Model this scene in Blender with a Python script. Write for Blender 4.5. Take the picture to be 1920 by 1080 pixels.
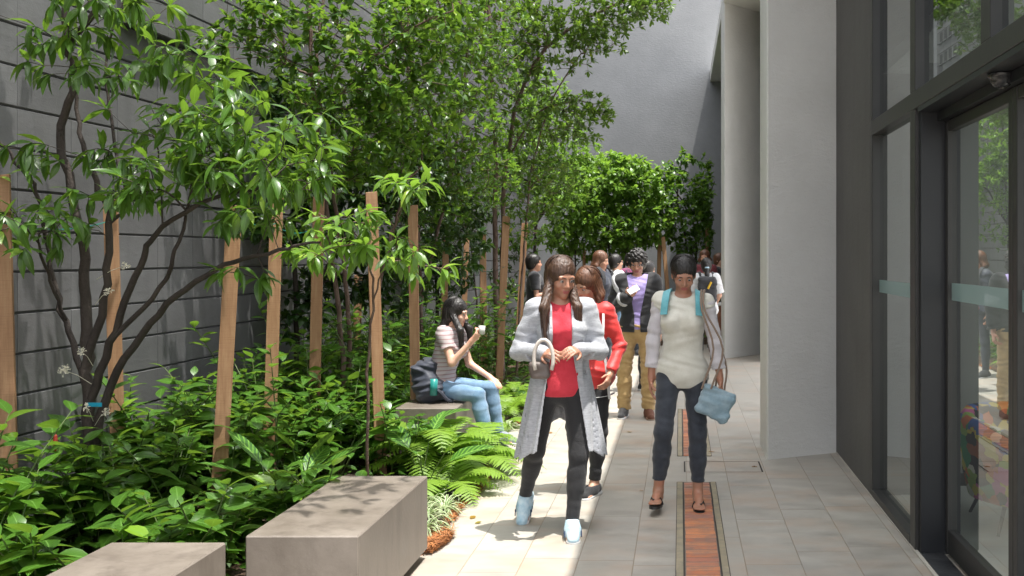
import bpy, math, random
import numpy as np
from mathutils import Vector, Matrix
for o in list(bpy.data.objects): bpy.data.objects.remove(o)
S = bpy.context.scene
R = math.radians
rng = np.random.default_rng(7)
random.seed(7)
FP = 1850.0; VX, VY, H = 1275.0, 479.0, 1.65     # focal length in photo pixels, vanishing point, eye height
def P(px, py, d): return np.array(((px-VX)*d/FP, d, H-(py-VY)*d/FP))
# ---------------- camera
cam = bpy.data.cameras.new('camera'); co = bpy.data.objects.new('camera', cam); S.collection.objects.link(co)
co.location = (0, 0, H); co.rotation_euler = (R(90), 0, 0)
cam.sensor_width = 36; cam.lens = 36*FP/1920
cam.shift_x = -(VX-960)/1920; cam.shift_y = -(540-VY)/1920
cam.clip_start = .05; cam.clip_end = 300
S.camera = co
# ---------------- light
SD = Vector((-.215, .13, -1)).normalized()      # direction the sunlight travels
w = bpy.data.worlds.new('World'); S.world = w; w.use_nodes = True
nt = w.node_tree; nt.nodes.clear()
sky = nt.nodes.new('ShaderNodeTexSky'); sky.sky_type = 'NISHITA'; sky.sun_disc = False
el = math.asin(-SD.z); az = math.atan2(-SD.x, -SD.y)
sky.sun_elevation = el; sky.sun_rotation = az; sky.air_density = 1.0; sky.dust_density = 3.0; sky.ozone_density = 1.0
hs = nt.nodes.new('ShaderNodeHueSaturation'); hs.inputs['Saturation'].default_value = .22
bg = nt.nodes.new('ShaderNodeBackground'); bg.inputs['Strength'].default_value = .15
wo = nt.nodes.new('ShaderNodeOutputWorld')
nt.links.new(sky.outputs[0], hs.inputs['Color']); nt.links.new(hs.outputs[0], bg.inputs[0]); nt.links.new(bg.outputs[0], wo.inputs[0])
sl = bpy.data.lights.new('sun', 'SUN'); sl.energy = 2.35; sl.angle = R(.53); sl.color = (1, .965, .90)
so = bpy.data.objects.new('sun', sl); S.collection.objects.link(so)
so.rotation_euler = SD.to_track_quat('-Z', 'Y').to_euler(); so.location = (2, 0, 14)
S.view_settings.view_transform = 'Standard'; S.view_settings.look = 'None'
S.view_settings.gamma = 1; S.view_settings.exposure = 1.8; S.view_settings.use_curve_mapping = False
S.render.resolution_x = 1920; S.render.resolution_y = 1080
try:
    S.cycles.max_bounces = 10; S.cycles.transparent_max_bounces = 16; S.cycles.transmission_bounces = 8
except Exception: pass

# ---------------- material helpers
class NT:
    def __init__(s, name):
        s.m = bpy.data.materials.new(name); s.m.use_nodes = True; s.t = s.m.node_tree; s.t.nodes.clear()
        s.out = s.t.nodes.new('ShaderNodeOutputMaterial')
    def n(s, typ, **kw):
        nd = s.t.nodes.new(typ)
        for k, v in kw.items():
            if k.startswith('i_'):
                key = k[2:]; key = int(key) if key.isdigit() else key.replace('_', ' ')
                if hasattr(v, 'outputs'): s.t.links.new(v.outputs[0], nd.inputs[key])
                elif isinstance(v, bpy.types.NodeSocket): s.t.links.new(v, nd.inputs[key])
                else:
                    if isinstance(v, tuple) and len(v) == 3 and nd.inputs[key].type == 'RGBA': v = v+(1,)
                    nd.inputs[key].default_value = v
            else: setattr(nd, k, v)
        return nd
    def math(s, op, a, b=0.0, c=0.0, clamp=False):
        nd = s.t.nodes.new('ShaderNodeMath'); nd.operation = op; nd.use_clamp = clamp
        for i, v in enumerate((a, b, c)):
            if hasattr(v, 'outputs'): s.t.links.new(v.outputs[0], nd.inputs[i])
            elif isinstance(v, bpy.types.NodeSocket): s.t.links.new(v, nd.inputs[i])
            else: nd.inputs[i].default_value = v
        return nd
    def ramp(s, fac, stops):
        nd = s.t.nodes.new('ShaderNodeValToRGB'); s.t.links.new(fac.outputs[0] if hasattr(fac, 'outputs') else fac, nd.inputs[0])
        cr = nd.color_ramp
        while len(cr.elements) < len(stops): cr.elements.new(.5)
        for e, (p, c) in zip(cr.elements, stops):
            e.position = p; e.color = (c if isinstance(c, tuple) else (c, c, c))+(1,)
        return nd
    def mix(s, fac, a, b, bt='MIX'):
        nd = s.t.nodes.new('ShaderNodeMix'); nd.data_type = 'RGBA'; nd.blend_type = bt
        for i, v in ((0, fac), (6, a), (7, b)):
            if hasattr(v, 'outputs'): v = v.outputs[2] if v.bl_idname == 'ShaderNodeMix' else v.outputs[0]
            if isinstance(v, bpy.types.NodeSocket): s.t.links.new(v, nd.inputs[i])
            else: nd.inputs[i].default_value = v+(1,) if isinstance(v, tuple) and len(v) == 3 else v
        return nd
    def L(s, a, b):
        if hasattr(a, 'outputs'): a = a.outputs[2] if a.bl_idname == 'ShaderNodeMix' else a.outputs[0]
        s.t.links.new(a, b)
def coords(n, scale=(1, 1, 1), kind='Object'):
    tc = n.n('ShaderNodeTexCoord'); mp = n.n('ShaderNodeMapping', i_Vector=tc.outputs[kind]); mp.inputs['Scale'].default_value = scale
    return mp
def noise(n, vec, sc, det=4, rough=.55):
    return n.n('ShaderNodeTexNoise', i_Vector=vec, i_Scale=sc, i_Detail=det, i_Roughness=rough)
def pmat(name, col, rough=.6, bump=0, bsc=40, col2=None, vsc=3, vscale=(1, 1, 1), metal=0, spec=.5, fine=0, fsc=200, sheen=0, lo=.35, hi=.65):
    n = NT(name); b = n.n('ShaderNodeBsdfPrincipled', i_Roughness=rough, i_Metallic=metal); b.inputs['Specular IOR Level'].default_value = spec
    if sheen: b.inputs['Sheen Weight'].default_value = sheen
    v = coords(n, vscale)
    if col2:
        f = n.ramp(noise(n, v, vsc, 6, .6), [(lo, 0.0), (hi, 1.0)])
        n.L(n.mix(f, col, col2), b.inputs['Base Color'])
    else: b.inputs['Base Color'].default_value = col+(1,)
    if bump:
        h = noise(n, coords(n), bsc, 5, .6)
        if fine:
            h = n.math('ADD', h, n.math('MULTIPLY', noise(n, coords(n), fsc, 2), fine))
        bp = n.n('ShaderNodeBump', i_Strength=bump, i_Distance=.01, i_Height=h); n.L(bp, b.inputs['Normal'])
    n.L(b, n.out.inputs[0]); return n.m

# ---------------- object helpers
ORG = {}
def tag(o, label=None, cat=None, group=None, kind=None):
    if label: o['label'] = label
    if cat: o['category'] = cat
    if group: o['group'] = group
    if kind: o['kind'] = kind
    return o
def thing(name, loc, label, cat, group=None, rz=0):
    o = bpy.data.objects.new(name, None); o.empty_display_size = .1; S.collection.objects.link(o)
    o.location = tuple(float(v) for v in loc); o.rotation_euler = (0, 0, rz); ORG[o.name] = np.array(loc, float)
    return tag(o, label, cat, group)
def mesh(name, V, F, mats, smooth=False, uv=None, rnd=None, midx=None):
    V = np.asarray(V, np.float32).reshape(-1, 3); me = bpy.data.meshes.new(name)
    if isinstance(F, np.ndarray) and F.ndim == 2:
        nf, k = F.shape; me.vertices.add(len(V)); me.vertices.foreach_set('co', V.ravel())
        me.loops.add(nf*k); me.loops.foreach_set('vertex_index', F.astype(np.int32).ravel())
        me.polygons.add(nf); me.polygons.foreach_set('loop_start', np.arange(0, nf*k, k, dtype=np.int32))
        try: me.polygons.foreach_set('loop_total', np.full(nf, k, np.int32))
        except Exception: pass
        flat = F.ravel()
        me.update(calc_edges=True)
    else:
        me.from_pydata([tuple(map(float, v)) for v in V], [], [tuple(int(i) for i in f) for f in F]); nf = len(F)
        flat = np.concatenate([np.asarray(f) for f in F]) if nf else np.zeros(0, int)
    if uv is not None:
        l = me.uv_layers.new(name='UVMap'); l.data.foreach_set('uv', np.asarray(uv, np.float32)[flat].ravel())
    if rnd is not None:
        a = me.attributes.new('rnd', 'FLOAT', 'POINT'); a.data.foreach_set('value', np.asarray(rnd, np.float32))
    for m in (mats if isinstance(mats, (list, tuple)) else [mats]): me.materials.append(m)
    if midx is not None: me.polygons.foreach_set('material_index', np.asarray(midx, np.int32))
    if smooth: me.polygons.foreach_set('use_smooth', np.ones(len(me.polygons), bool))
    me.validate(); me.update()
    return me
def obj(name, V, F, mats, parent=None, world=True, **kw):
    """one mesh object; world coordinates unless its parent's frame is asked for"""
    V = np.asarray(V, float).reshape(-1, 3)
    loc = None
    if parent is not None and world: V = V-ORG[parent.name]
    if parent is None:
        c = V.mean(0); c[2] = V[:, 2].min(); V = V-c; loc = c
    o = bpy.data.objects.new(name, mesh(name, V, F, mats, **kw)); S.collection.objects.link(o)
    if parent is not None:
        o.parent = parent; ORG[o.name] = ORG[parent.name]
    else: o.location = tuple(loc); ORG[o.name] = np.array(loc)
    return o
class MB:
    def __init__(s): s.V = []; s.F = []; s.n = 0; s.mi = []
    def add(s, V, F, mi=0):
        s.V += [tuple(map(float, v)) for v in V]; s.F += [tuple(int(i)+s.n for i in f) for f in F]; s.n += len(V); s.mi += [mi]*len(F)
    def box(s, x0, x1, y0, y1, z0, z1, bev=0, mi=0):
        if bev <= 0:
            s.add([(x, y, z) for x in (x0, x1) for y in (y0, y1) for z in (z0, z1)],
                  [(0, 1, 3, 2), (4, 6, 7, 5), (0, 4, 5, 1), (2, 3, 7, 6), (0, 2, 6, 4), (1, 5, 7, 3)], mi); return
        b = bev; V = []
        idx = {}
        for ix, x in enumerate((x0, x1)):
            for iy, y in enumerate((y0, y1)):
                for iz, z in enumerate((z0, z1)):
                    sx, sy, sz = (1 if ix == 0 else -1), (1 if iy == 0 else -1), (1 if iz == 0 else -1)
                    for a, v in enumerate(((x, y+sy*b, z+sz*b), (x+sx*b, y, z+sz*b), (x+sx*b, y+sy*b, z))):
                        idx[(ix, iy, iz, a)] = len(V); V.append(v)
        F = []
        for a in range(3):
            o1, o2 = [i for i in range(3) if i != a]
            for s_ in (0, 1):
                f = []
                for u, v in ((0, 0), (1, 0), (1, 1), (0, 1)):
                    k = [0, 0, 0]; k[a] = s_; k[o1] = u; k[o2] = v; f.append(idx[tuple(k)+(a,)])
                F.append(f)
            for u in (0, 1):
                for v in (0, 1):
                    k0 = [0, 0, 0]; k0[o1] = u; k0[o2] = v; k1 = list(k0); k1[a] = 1
                    F.append([idx[tuple(k0)+(o1,)], idx[tuple(k1)+(o1,)], idx[tuple(k1)+(o2,)], idx[tuple(k0)+(o2,)]])
        for ix in (0, 1):
            for iy in (0, 1):
                for iz in (0, 1): F.append([idx[(ix, iy, iz, a)] for a in range(3)])
        C = np.mean(V, 0); VV = np.array(V); G = []
        for f in F:
            nrm = np.cross(VV[f[1]]-VV[f[0]], VV[f[2]]-VV[f[0]])
            G.append(f if np.dot(nrm, VV[f].mean(0)-C) > 0 else f[::-1])
        s.add(V, G, mi)
    def tube(s, pts, rad, seg=8, mi=0, cap=True):
        pts = np.asarray(pts, float); n = len(pts); rad = np.broadcast_to(rad, (n,))
        T = np.gradient(pts, axis=0); T /= np.linalg.norm(T, axis=1)[:, None]+1e-9
        u = np.cross(T[0], (0, 0, 1.)) if abs(T[0][2]) < .9 else np.cross(T[0], (1., 0, 0)); u /= np.linalg.norm(u)
        V = []
        for i in range(n):
            u = u-T[i]*u.dot(T[i]); u /= np.linalg.norm(u)+1e-9; v = np.cross(T[i], u)
            for k in range(seg):
                a = 2*math.pi*k/seg; V.append(pts[i]+rad[i]*(math.cos(a)*u+math.sin(a)*v))
        F = [(i*seg+k, i*seg+(k+1) % seg, (i+1)*seg+(k+1) % seg, (i+1)*seg+k) for i in range(n-1) for k in range(seg)]
        if cap: F += [tuple(range(seg))[::-1], tuple(range((n-1)*seg, n*seg))]
        s.add(V, F, mi)
    def obj(s, name, mats, parent=None, **kw): return obj(name, s.V, s.F, mats, parent, midx=s.mi, **kw)
def struct(o): o['kind'] = 'structure'; return o

# ================= setting: paving
def paving_mat():
    n = NT('stone_paving'); tc = n.n('ShaderNodeTexCoord'); sp = n.n('ShaderNodeSeparateXYZ', i_Vector=tc.outputs['Object'])
    X, Y = sp.outputs[0], sp.outputs[1]
    u = n.math('DIVIDE', n.math('SUBTRACT', X, .05), .3); ci = n.math('FLOOR', u); uf = n.math('FRACT', u)
    wn = n.n('ShaderNodeTexWhiteNoise', noise_dimensions='1D', i_W=ci)
    v = n.math('ADD', n.math('DIVIDE', Y, .9), wn.outputs[0]); ri = n.math('FLOOR', v); vf = n.math('FRACT', v)
    cb = n.n('ShaderNodeCombineXYZ', i_X=ci, i_Y=ri); tr = n.n('ShaderNodeTexWhiteNoise', noise_dimensions='3D', i_Vector=cb)
    du = n.math('MULTIPLY', n.math('SUBTRACT', .5, n.math('ABSOLUTE', n.math('SUBTRACT', uf, .5))), .3)
    dv = n.math('MULTIPLY', n.math('SUBTRACT', .5, n.math('ABSOLUTE', n.math('SUBTRACT', vf, .5))), .9)
    dj = n.math('MINIMUM', du, dv)
    joint = n.ramp(dj, [(0.0014, 1.0), (.0028, 0.0)])
    # streaky stone: coordinates stretched, shifted per tile
    off = n.n('ShaderNodeVectorMath', operation='SCALE', i_0=tr.outputs['Color'], i_Scale=40.0)
    vec = n.n('ShaderNodeVectorMath', operation='ADD', i_0=tc.outputs['Object'], i_1=off.outputs[0])
    mp = n.n('ShaderNodeMapping', i_Vector=vec.outputs[0]); mp.inputs['Scale'].default_value = (2.2, 4.2, 1)
    n1 = noise(n, mp, 1.6, 8, .62); n2 = noise(n, mp, .7, 5, .6); n3 = noise(n, tc.outputs['Object'], 1.1, 6, .6)
    base = n.ramp(n1, [(.25, (.235, .22, .19)), (.42, (.33, .308, .268)), (.6, (.395, .37, .325)), (.8, (.46, .43, .38))])
    warm = n.mix(n.ramp(n2, [(.48, 0.0), (.70, .62)]), base, (.42, .30, .215))
    tint = n.mix(n.math('MULTIPLY', tr.outputs[0], .30), warm, (.30, .275, .24))
    grey = n.mix(n.ramp(n3, [(.52, 0.0), (.75, .5)]), tint, (.22, .215, .20))
    jc = n.mix(n.ramp(n2, [(.4, 0.0), (.6, 1.0)]), (.17, .15, .12), (.27, .20, .13))
    col = n.mix(joint, grey, jc)
    b = n.n('ShaderNodeBsdfPrincipled'); n.L(col, b.inputs['Base Color'])
    n.L(n.ramp(n1, [(.3, .38), (.7, .6)]), b.inputs['Roughness'])
    hh = n.math('SUBTRACT', n.math('MULTIPLY', noise(n, mp, 9, 6, .7), .35), joint)
    bp = n.n('ShaderNodeBump', i_Strength=.5, i_Distance=.003, i_Height=hh); n.L(bp, b.inputs['Normal'])
    n.L(b, n.out.inputs[0]); return n.m
M_pave = paving_mat()
pv = bpy.data.objects.new('paving', mesh('paving', [(-60, -60, 0), (60, -60, 0), (60, 80, 0), (-60, 80, 0)], [(0, 1, 2, 3)], M_pave))
S.collection.objects.link(pv); struct(pv)

# brick inlays with sandstone borders and dark joints
def rmat(name, stops, rough=.75, bump=.3, bsc=60, dirt=None, dsc=3):
    n = NT(name); g = n.n('ShaderNodeNewGeometry'); c = n.ramp(g.outputs['Random Per Island'], stops)
    b = n.n('ShaderNodeBsdfPrincipled', i_Roughness=rough)
    if dirt: c = n.mix(n.ramp(noise(n, coords(n), dsc, 6, .65), [(.42, 0.0), (.68, .85)]), c, dirt)
    n.L(c, b.inputs['Base Color'])
    bp = n.n('ShaderNodeBump', i_Strength=bump, i_Distance=.004, i_Height=noise(n, coords(n), bsc, 5, .65)); n.L(bp, b.inputs['Normal'])
    n.L(b, n.out.inputs[0]); return n.m
M_brick = rmat('red_brick', [(0, (.36, .12, .06)), (.4, (.46, .165, .08)), (.7, (.55, .22, .10)), (1, (.36, .14, .10))], .7, .5, 45, (.22, .15, .12), 6)
M_sand = rmat('sandstone_edging', [(0, (.27, .23, .15)), (1, (.34, .29, .2))], .8, .4, 50, (.20, .18, .14), 8)
M_joint = pmat('dark_joint', (.05, .042, .036), .9)
M_grout = pmat('brick_grout', (.20, .165, .135), .9, .3, 80)
for (y0, y1) in ((1.6, 7.18), (8.1, 10.6)):
    m = MB(); m.add([(-.024, y0, .002), (.262, y0, .002), (.262, y1, .002), (-.024, y1, .002)], [(0, 1, 2, 3)], 2)
    m.add([(.028, y0, .0035), (.212, y0, .0035), (.212, y1-.006, .0035), (.028, y1-.006, .0035)], [(0, 1, 2, 3)], 3)
    for xa, xb in ((-.020, .018), (.222, .257)):
        y = y0
        while y < y1-.01:
            ye = min(y+.45+random.uniform(-.01, .01), y1-.006); m.box(xa+random.uniform(-.001, .001), xb, y, ye-.003, .001, .006+random.uniform(0, .001), .001, 1); y = ye
    y = y0
    while y < y1-.07:
        m.box(.031+random.uniform(-.002, .003), .211+random.uniform(-.004, .002), y+.005, y+.066, .001, .006+random.uniform(-.001, .0015), .002, 0); y += .074
    struct(m.obj('brick_inlay', [M_brick, M_sand, M_joint, M_grout]))
# drain hatch, flush stone lid in a dark slot
m = MB(); z = .003
for (xa, xb, ya, yb) in ((.03, .635, 7.885, 7.893), (.03, .635, 7.505, 7.512), (.03, .042, 7.512, 7.885), (.622, .634, 7.512, 7.885)):
    m.add([(xa, ya, z), (xb, ya, z), (xb, yb, z), (xa, yb, z)], [(0, 1, 2, 3)], 0)
m.box(.56, .60, 7.69, 7.715, .001, .005, 0, 1); m.box(.574, .586, 7.695, 7.71, .001, .0065, 0, 0)
tag(m.obj('drain_hatch', [M_joint, pmat('hatch_key_brass', (.35, .24, .15), .5, metal=.6)]), 'flush stone-lidded drain hatch with a small key hole beside the near column', 'hatch')

# ================= planting bed soil
M_soil = pmat('dark_soil', (.035, .022, .014), .95, .9, 18, (.075, .04, .02), 9, fine=.6, fsc=90)
bed_edge = [(-6, -1.95), (5.30, -1.92), (5.44, -1.40), (5.75, -1.36), (6.3, -1.44), (6.9, -1.40), (7.3, -1.42), (8.0, -1.58), (8.8, -1.66), (9.6, -1.62), (9.9, -1.45), (11, -1.42), (14, -1.5), (17.2, -1.5), (17.8, -1.0), (18.2, .2), (18.4, 1.3)]
def edge_x(d):
    ys = [e[0] for e in bed_edge]; xs = [e[1] for e in bed_edge]; return float(np.interp(d, ys, xs))
def wall_x(d): return -4.27+.04*d
V = []; F = []; ny, nx = 150, 26
for i in range(ny+1):
    y = -3+i*26.0/ny
    for j in range(nx+1):
        t = j/nx; x0 = wall_x(y)-.02; x1 = edge_x(y)+.012*math.sin(y*23)+.01*math.sin(y*51)
        x = x0+(x1-x0)*t; hgt = .005+.05*min(1, (1-t)*9)*(.6+.4*math.sin(x*9+y*5)*math.sin(y*7-x*3))
        V.append((x, y, hgt))
for i in range(ny):
    for j in range(nx): a = i*(nx+1)+j; F.append((a, a+1, a+nx+2, a+nx+1))
struct(obj('bed_soil', V, F, M_soil, smooth=True))
# rusty coir mulch along the edge: loose short fibres
n = NT('coir_mulch'); g = n.n('ShaderNodeNewGeometry'); b = n.n('ShaderNodeBsdfPrincipled', i_Roughness=.85)
n.L(n.ramp(g.outputs['Random Per Island'], [(0, (.30, .10, .03)), (.5, (.42, .17, .05)), (1, (.20, .08, .035))]), b.inputs['Base Color']); n.L(b, n.out.inputs[0]); M_coir = n.m
V = []; F = []
for k in range(6500):
    if k < 2600: y = rng.normal(5.62, .10); x = edge_x(y)-abs(rng.normal(0, .07))+.035
    else:
        y = rng.choice([6.3, 6.75, 7.15, 7.5, 9.7, 9.9, 12.2, 14.5])+rng.normal(0, .10); x = edge_x(y)-abs(rng.normal(0, .04))+.02
    if y < 5.43: continue
    a = rng.uniform(0, 6.28); l = rng.uniform(.012, .035); wd = rng.uniform(.0012, .003); z = .006+abs(rng.normal(0, .012))+(.02 if k < 2600 else 0)*rng.random()
    dx, dy = math.cos(a)*l, math.sin(a)*l; qx, qy = -math.sin(a)*wd, math.cos(a)*wd; dz = rng.normal(0, .006)
    s0 = len(V); V += [(x-dx-qx, y-dy-qy, z), (x-dx+qx, y-dy+qy, z+.001), (x+dx+qx, y+dy+qy, z+dz+.002), (x+dx-qx, y+dy-qy, z+dz+.002)]; F.append((s0, s0+1, s0+2, s0+3))
mo = obj('coir_mulch', V, F, M_coir); mo['kind'] = 'stuff'; tag(mo, 'rust-coloured coir mulch spilling along the edge of the planting bed', 'mulch')

# ================= left block wall
def paint(name, col, col2, bump=.35, rough=.55, streak=True, lo=.35, hi=.7, isl=0):
    n = NT(name); b = n.n('ShaderNodeBsdfPrincipled', i_Roughness=rough); v = coords(n)
    f1 = n.ramp(noise(n, v, 1.3, 8, .65), [(lo, 0.0), (hi, 1.0)])
    c = n.mix(f1, col, col2)
    if streak:
        sv = coords(n, (5, 5, .35)); f2 = n.ramp(noise(n, sv, 1.5, 6, .6), [(.5, 0.0), (.8, .45)])
        c = n.mix(f2, c, tuple(x*.72 for x in col))
    if isl: c = n.mix(n.math('MULTIPLY', n.n('ShaderNodeNewGeometry').outputs['Random Per Island'], isl), c, tuple(x*.55 for x in col))
    n.L(c, b.inputs['Base Color'])
    h = n.math('ADD', noise(n, coords(n, (1, 1, 2.2)), 14, 6, .65), n.math('MULTIPLY', noise(n, v, 90, 3, .5), .35))
    bp = n.n('ShaderNodeBump', i_Strength=bump, i_Distance=.008, i_Height=h); n.L(bp, b.inputs['Normal']); n.L(b, n.out.inputs[0]); return n.m
M_block = paint('painted_block', (.092, .092, .095), (.15, .15, .155), .3, .40, isl=.4)
M_gap = pmat('block_joint', (.05, .05, .052), .8, .3, 60)
wl = thing('block_wall', (wall_x(8), 8, 0), 'tall grey painted concrete block wall behind the planting bed', 'wall')
V = []; F = []; nrm = np.array((1, -.04, 0)); nrm /= np.linalg.norm(nrm)
def wp(d, z, o): return np.array((wall_x(d), d, z))+nrm*o
def blk(d0, d1, z0, z1, o):
    s0 = len(V); g = .0038; c = .0065
    for off, e, h in ((o-.014, g, .0005), (o, g+c, .0025)):
        for d, z in ((d0+h, z0+e), (d1-h, z0+e), (d1-h, z1-e), (d0+h, z1-e)): V.append(wp(d, z, off))
    F.append((s0+4, s0+5, s0+6, s0+7))
    for k in range(4): F.append((s0+k, s0+(k+1) % 4, s0+4+(k+1) % 4, s0+4+k))
VENT = [(21.25+.33*i, 5.55+.5*j) for i in range(5) for j in range(5)]
for r in range(-1, 37):
    z0 = .05+.25*r; z1 = z0+.25
    d = -1.0
    while d < 22.99:
        o = rng.normal(0, .0012)
        if r >= 13 and d >= 7.0: o += .085
        if r >= 0: blk(d, min(d+.5, 23), z0, z1, o)
        d += .5
wo_ = obj('blockwork', V, F, M_block, wl)
# projecting beam underside / lower plinth ledge / backing
m = MB()
def wbox(m, d0, d1, z0, z1, o0, o1, mi=0):
    c = [wp(d, z, o) for d in (d0, d1) for o in (o0, o1) for z in (z0, z1)]
    m.add(c, [(0, 1, 3, 2), (4, 6, 7, 5), (0, 4, 5, 1), (2, 3, 7, 6), (0, 2, 6, 4), (1, 5, 7, 3)], mi)
wbox(m, -1, 23, -.1, 9.5, -.35, -.0125); wbox(m, 7.0, 23, 3.302, 9.31, -.012, .071)
m.obj('backing', M_gap, wl)
m = MB(); wbox(m, -1, 23, -.1, .05, -.01, .09); m.obj('plinth', paint('plinth_paint', (.17, .17, .175), (.23, .23, .235), .4, .45), wl)
m = MB(); M_dark = pmat('vent_shade', (.012, .012, .013), .9)
for (d, z) in VENT:
    wbox(m, d, d+.2, z, z+.22, .086, .0895, 1)  # flat dark plates painted as the shade inside the vent openings
    wbox(m, d-.03, d+.23, z-.03, z-.005, .086, .115, 0)
m.obj('vent_block', [M_block, M_dark], wl)

# ================= back wall
M_back = paint('grey_render', (.195, .20, .208), (.235, .24, .248), .6, .7, False)
m = MB(); m.box(-5, 6, 23, 23.3, -.1, 9.5); tag(m.obj('rendered_wall', M_back), 'tall smooth blue-grey rendered wall closing the far end of the courtyard', 'wall')

# ================= building on the right
bd = thing('building', (2, 8, 0), 'building on the right with pale plaster columns, dark grey piers and dark-framed glazing', 'building')
M_col = paint('pale_plaster', (.62, .615, .59), (.70, .695, .67), .9, .75, False)
M_pier = paint('dark_grey_plaster', (.085, .082, .077), (.11, .107, .10), .3, .7)
M_frame = pmat('frame_metal', (.024, .0235, .0225), .42, .05, 30, (.03, .029, .028), 2)
M_jamb = pmat('jamb_metal', (.012, .013, .016), .42, .04, 30)
def prism(m, poly, z0, z1, mi=0):
    k = len(poly); m.add([(x, y, z0) for x, y in poly]+[(x, y, z1) for x, y in poly],
          [tuple(range(k))[::-1], tuple(range(k, 2*k))]+[(i, (i+1) % k, k+(i+1) % k, k+i) for i in range(k)], mi)
for poly in ([(.712, 7.962), (1.308, 8.26), (1.308, 8.62), (.70, 8.62), (.70, 7.985)], [(.716, 15.8), (1.358, 16.48), (1.358, 16.8), (.70, 16.8), (.70, 15.83)]):
    m = MB(); prism(m, poly, -.1, 5.70); m.obj('column', M_col, bd)
m = MB(); m.box(.70, 2.6, 1.5, 22.995, 5.703, 5.95); m.obj('canopy', M_col, bd)  # unseen inner part widened to keep sun off the path
m = MB(); m.box(1.31, 1.6, 6.79, 8.6, -.1, 5.7); m.obj('pier', M_pier, bd)
for ya, yb in ((8.603, 9.2), (15.2, 22.99)): m = MB(); m.box(1.36, 1.6, ya, yb, -.1, 5.7); m.obj('wall', M_pier, bd)  # invented gap between the wall lengths lets sky light onto the far column
m = MB(); m.box(1.31, 1.6, 0, 6.787, 4.6, 5.7); m.obj('upper_wall', M_pier, bd)
m = MB(); m.box(1.31, 1.6, 1.5, 9.2, 5.951, 7.4); m.obj('parapet', M_pier, bd)
# glazing frame
m = MB()
m.box(1.31, 1.39, 6.725, 6.787, 0, 4.6, .003); m.box(1.31, 1.39, 5.50, 5.62, 0, 2.468, .003); m.box(1.31, 1.39, 5.50, 5.62, 2.571, 4.6, .003)
m.box(1.31, 1.39, 4.17, 4.30, 2.571, 4.6, .003); m.box(1.308, 1.40, 1.0, 6.785, 2.47, 2.569, .003)
m.box(1.308, 1.39, 5.622, 6.723, .0, .055, .003)
m.obj('window_frame', M_frame, bd)
m = MB(); m.box(1.33, 1.55, 5.45, 5.498, 0, 2.468, .002); m.obj('door_jamb', M_jamb, bd)
m = MB(); m.box(1.3115, 1.55, 1.0, 5.448, 2.44, 2.467); m.box(1.42, 1.55, 1.0, 5.44, 2.39, 2.4385); m.obj('door_soffit', M_jamb, bd)
def glass_mat(name, ior, tint, base=0.0):
    n = NT(name); fr = n.n('ShaderNodeFresnel', i_IOR=ior); tr = n.n('ShaderNodeBsdfTransparent', i_Color=tint)
    gl = n.n('ShaderNodeBsdfGlossy', i_Roughness=.0); gl.inputs['Color'].default_value = (.92, .96, .95, 1)
    f = n.math('ADD', fr, base, clamp=True)
    mx = n.n('ShaderNodeMixShader', i_Fac=f); n.L(tr, mx.inputs[1]); n.L(gl, mx.inputs[2]); n.L(mx, n.out.inputs[0]); return n.m
M_glass = glass_mat('window_glass', 1.55, (.80, .85, .82), .36)
M_glassw = glass_mat('side_glass', 1.7, (.6, .66, .62), .26)
M_glassu = glass_mat('upper_glass', 1.9, (.45, .5, .5), .18)
M_frost = NT('frosted_band'); _n = M_frost; _d = _n.n('ShaderNodeBsdfPrincipled', i_Roughness=.45); _d.inputs['Base Color'].default_value = (.30, .43, .42, 1)
_t = _n.n('ShaderNodeBsdfTransparent'); _m = _n.n('ShaderNodeMixShader', i_Fac=.55); _n.L(_t, _m.inputs[1]); _n.L(_d, _m.inputs[2]); _n.L(_m, _n.out.inputs[0]); M_frost = _n.m
def pane(name, y0, y1, z0, z1, x, mat, par):
    m = MB(); m.add([(x, y0, z0), (x, y1, z0), (x, y1, z1), (x, y0, z1)], [(3, 2, 1, 0)]); return m.obj(name, mat, par)
pane('window_pane', 5.60, 6.74, .05, 2.48, 1.362, M_glassw, bd)
pane('window_pane', 5.60, 6.74, 2.56, 4.61, 1.362, M_glassu, bd)
pane('window_pane', 4.29, 5.51, 2.56, 4.61, 1.362, M_glassu, bd)
pane('window_pane', 1.0, 4.18, 2.56, 4.61, 1.362, M_glassu, bd)
m = MB(); m.add([(1.358, 5.62, 1.40), (1.358, 6.725, 1.40), (1.358, 6.725, 1.485), (1.358, 5.62, 1.485)], [(0, 1, 2, 3)]); m.obj('frosted_band', M_frost, bd)
# sliding glass doors
for nm, y0, y1, lab in (('near', 2.9, 4.33, 'nearer sliding glass door leaf, cut off by the right edge of the picture'), ('far', 4.335, 5.44, 'dark-framed sliding glass door leaf with frosted band next to the plastered column')):
    dr = thing('glass_door', (1.49, (y0+y1)/2, 0), lab, 'door'); m = MB()
    m.box(1.462, 1.515, y0, y0+.06, .02, 2.388, .003); m.box(1.462, 1.515, y1-.05, y1, .02, 2.388, .003)
    m.box(1.465, 1.512, y0+.061, y1-.051, .02, .15, .003); m.box(1.465, 1.512, y0+.061, y1-.051, 2.33, 2.388, .003); m.obj('door_frame', M_frame, dr)
    pane('door_pane', y0+.05, y1-.04, .14, 2.34, 1.488, M_glass, dr)
    m = MB(); m.add([(1.484, y0+.061, 1.405), (1.484, y1-.051, 1.405), (1.484, y1-.051, 1.50), (1.484, y0+.061, 1.50)], [(0, 1, 2, 3)]); m.obj('frosted_band', M_frost, dr)
m = MB(); m.box(1.325, 1.455, 1, 5.445, .001, .012, .002); m.obj('threshold', pmat('black_slate', (.02, .021, .023), .3, .4, 12, (.05, .052, .055), 5), bd)
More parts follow.
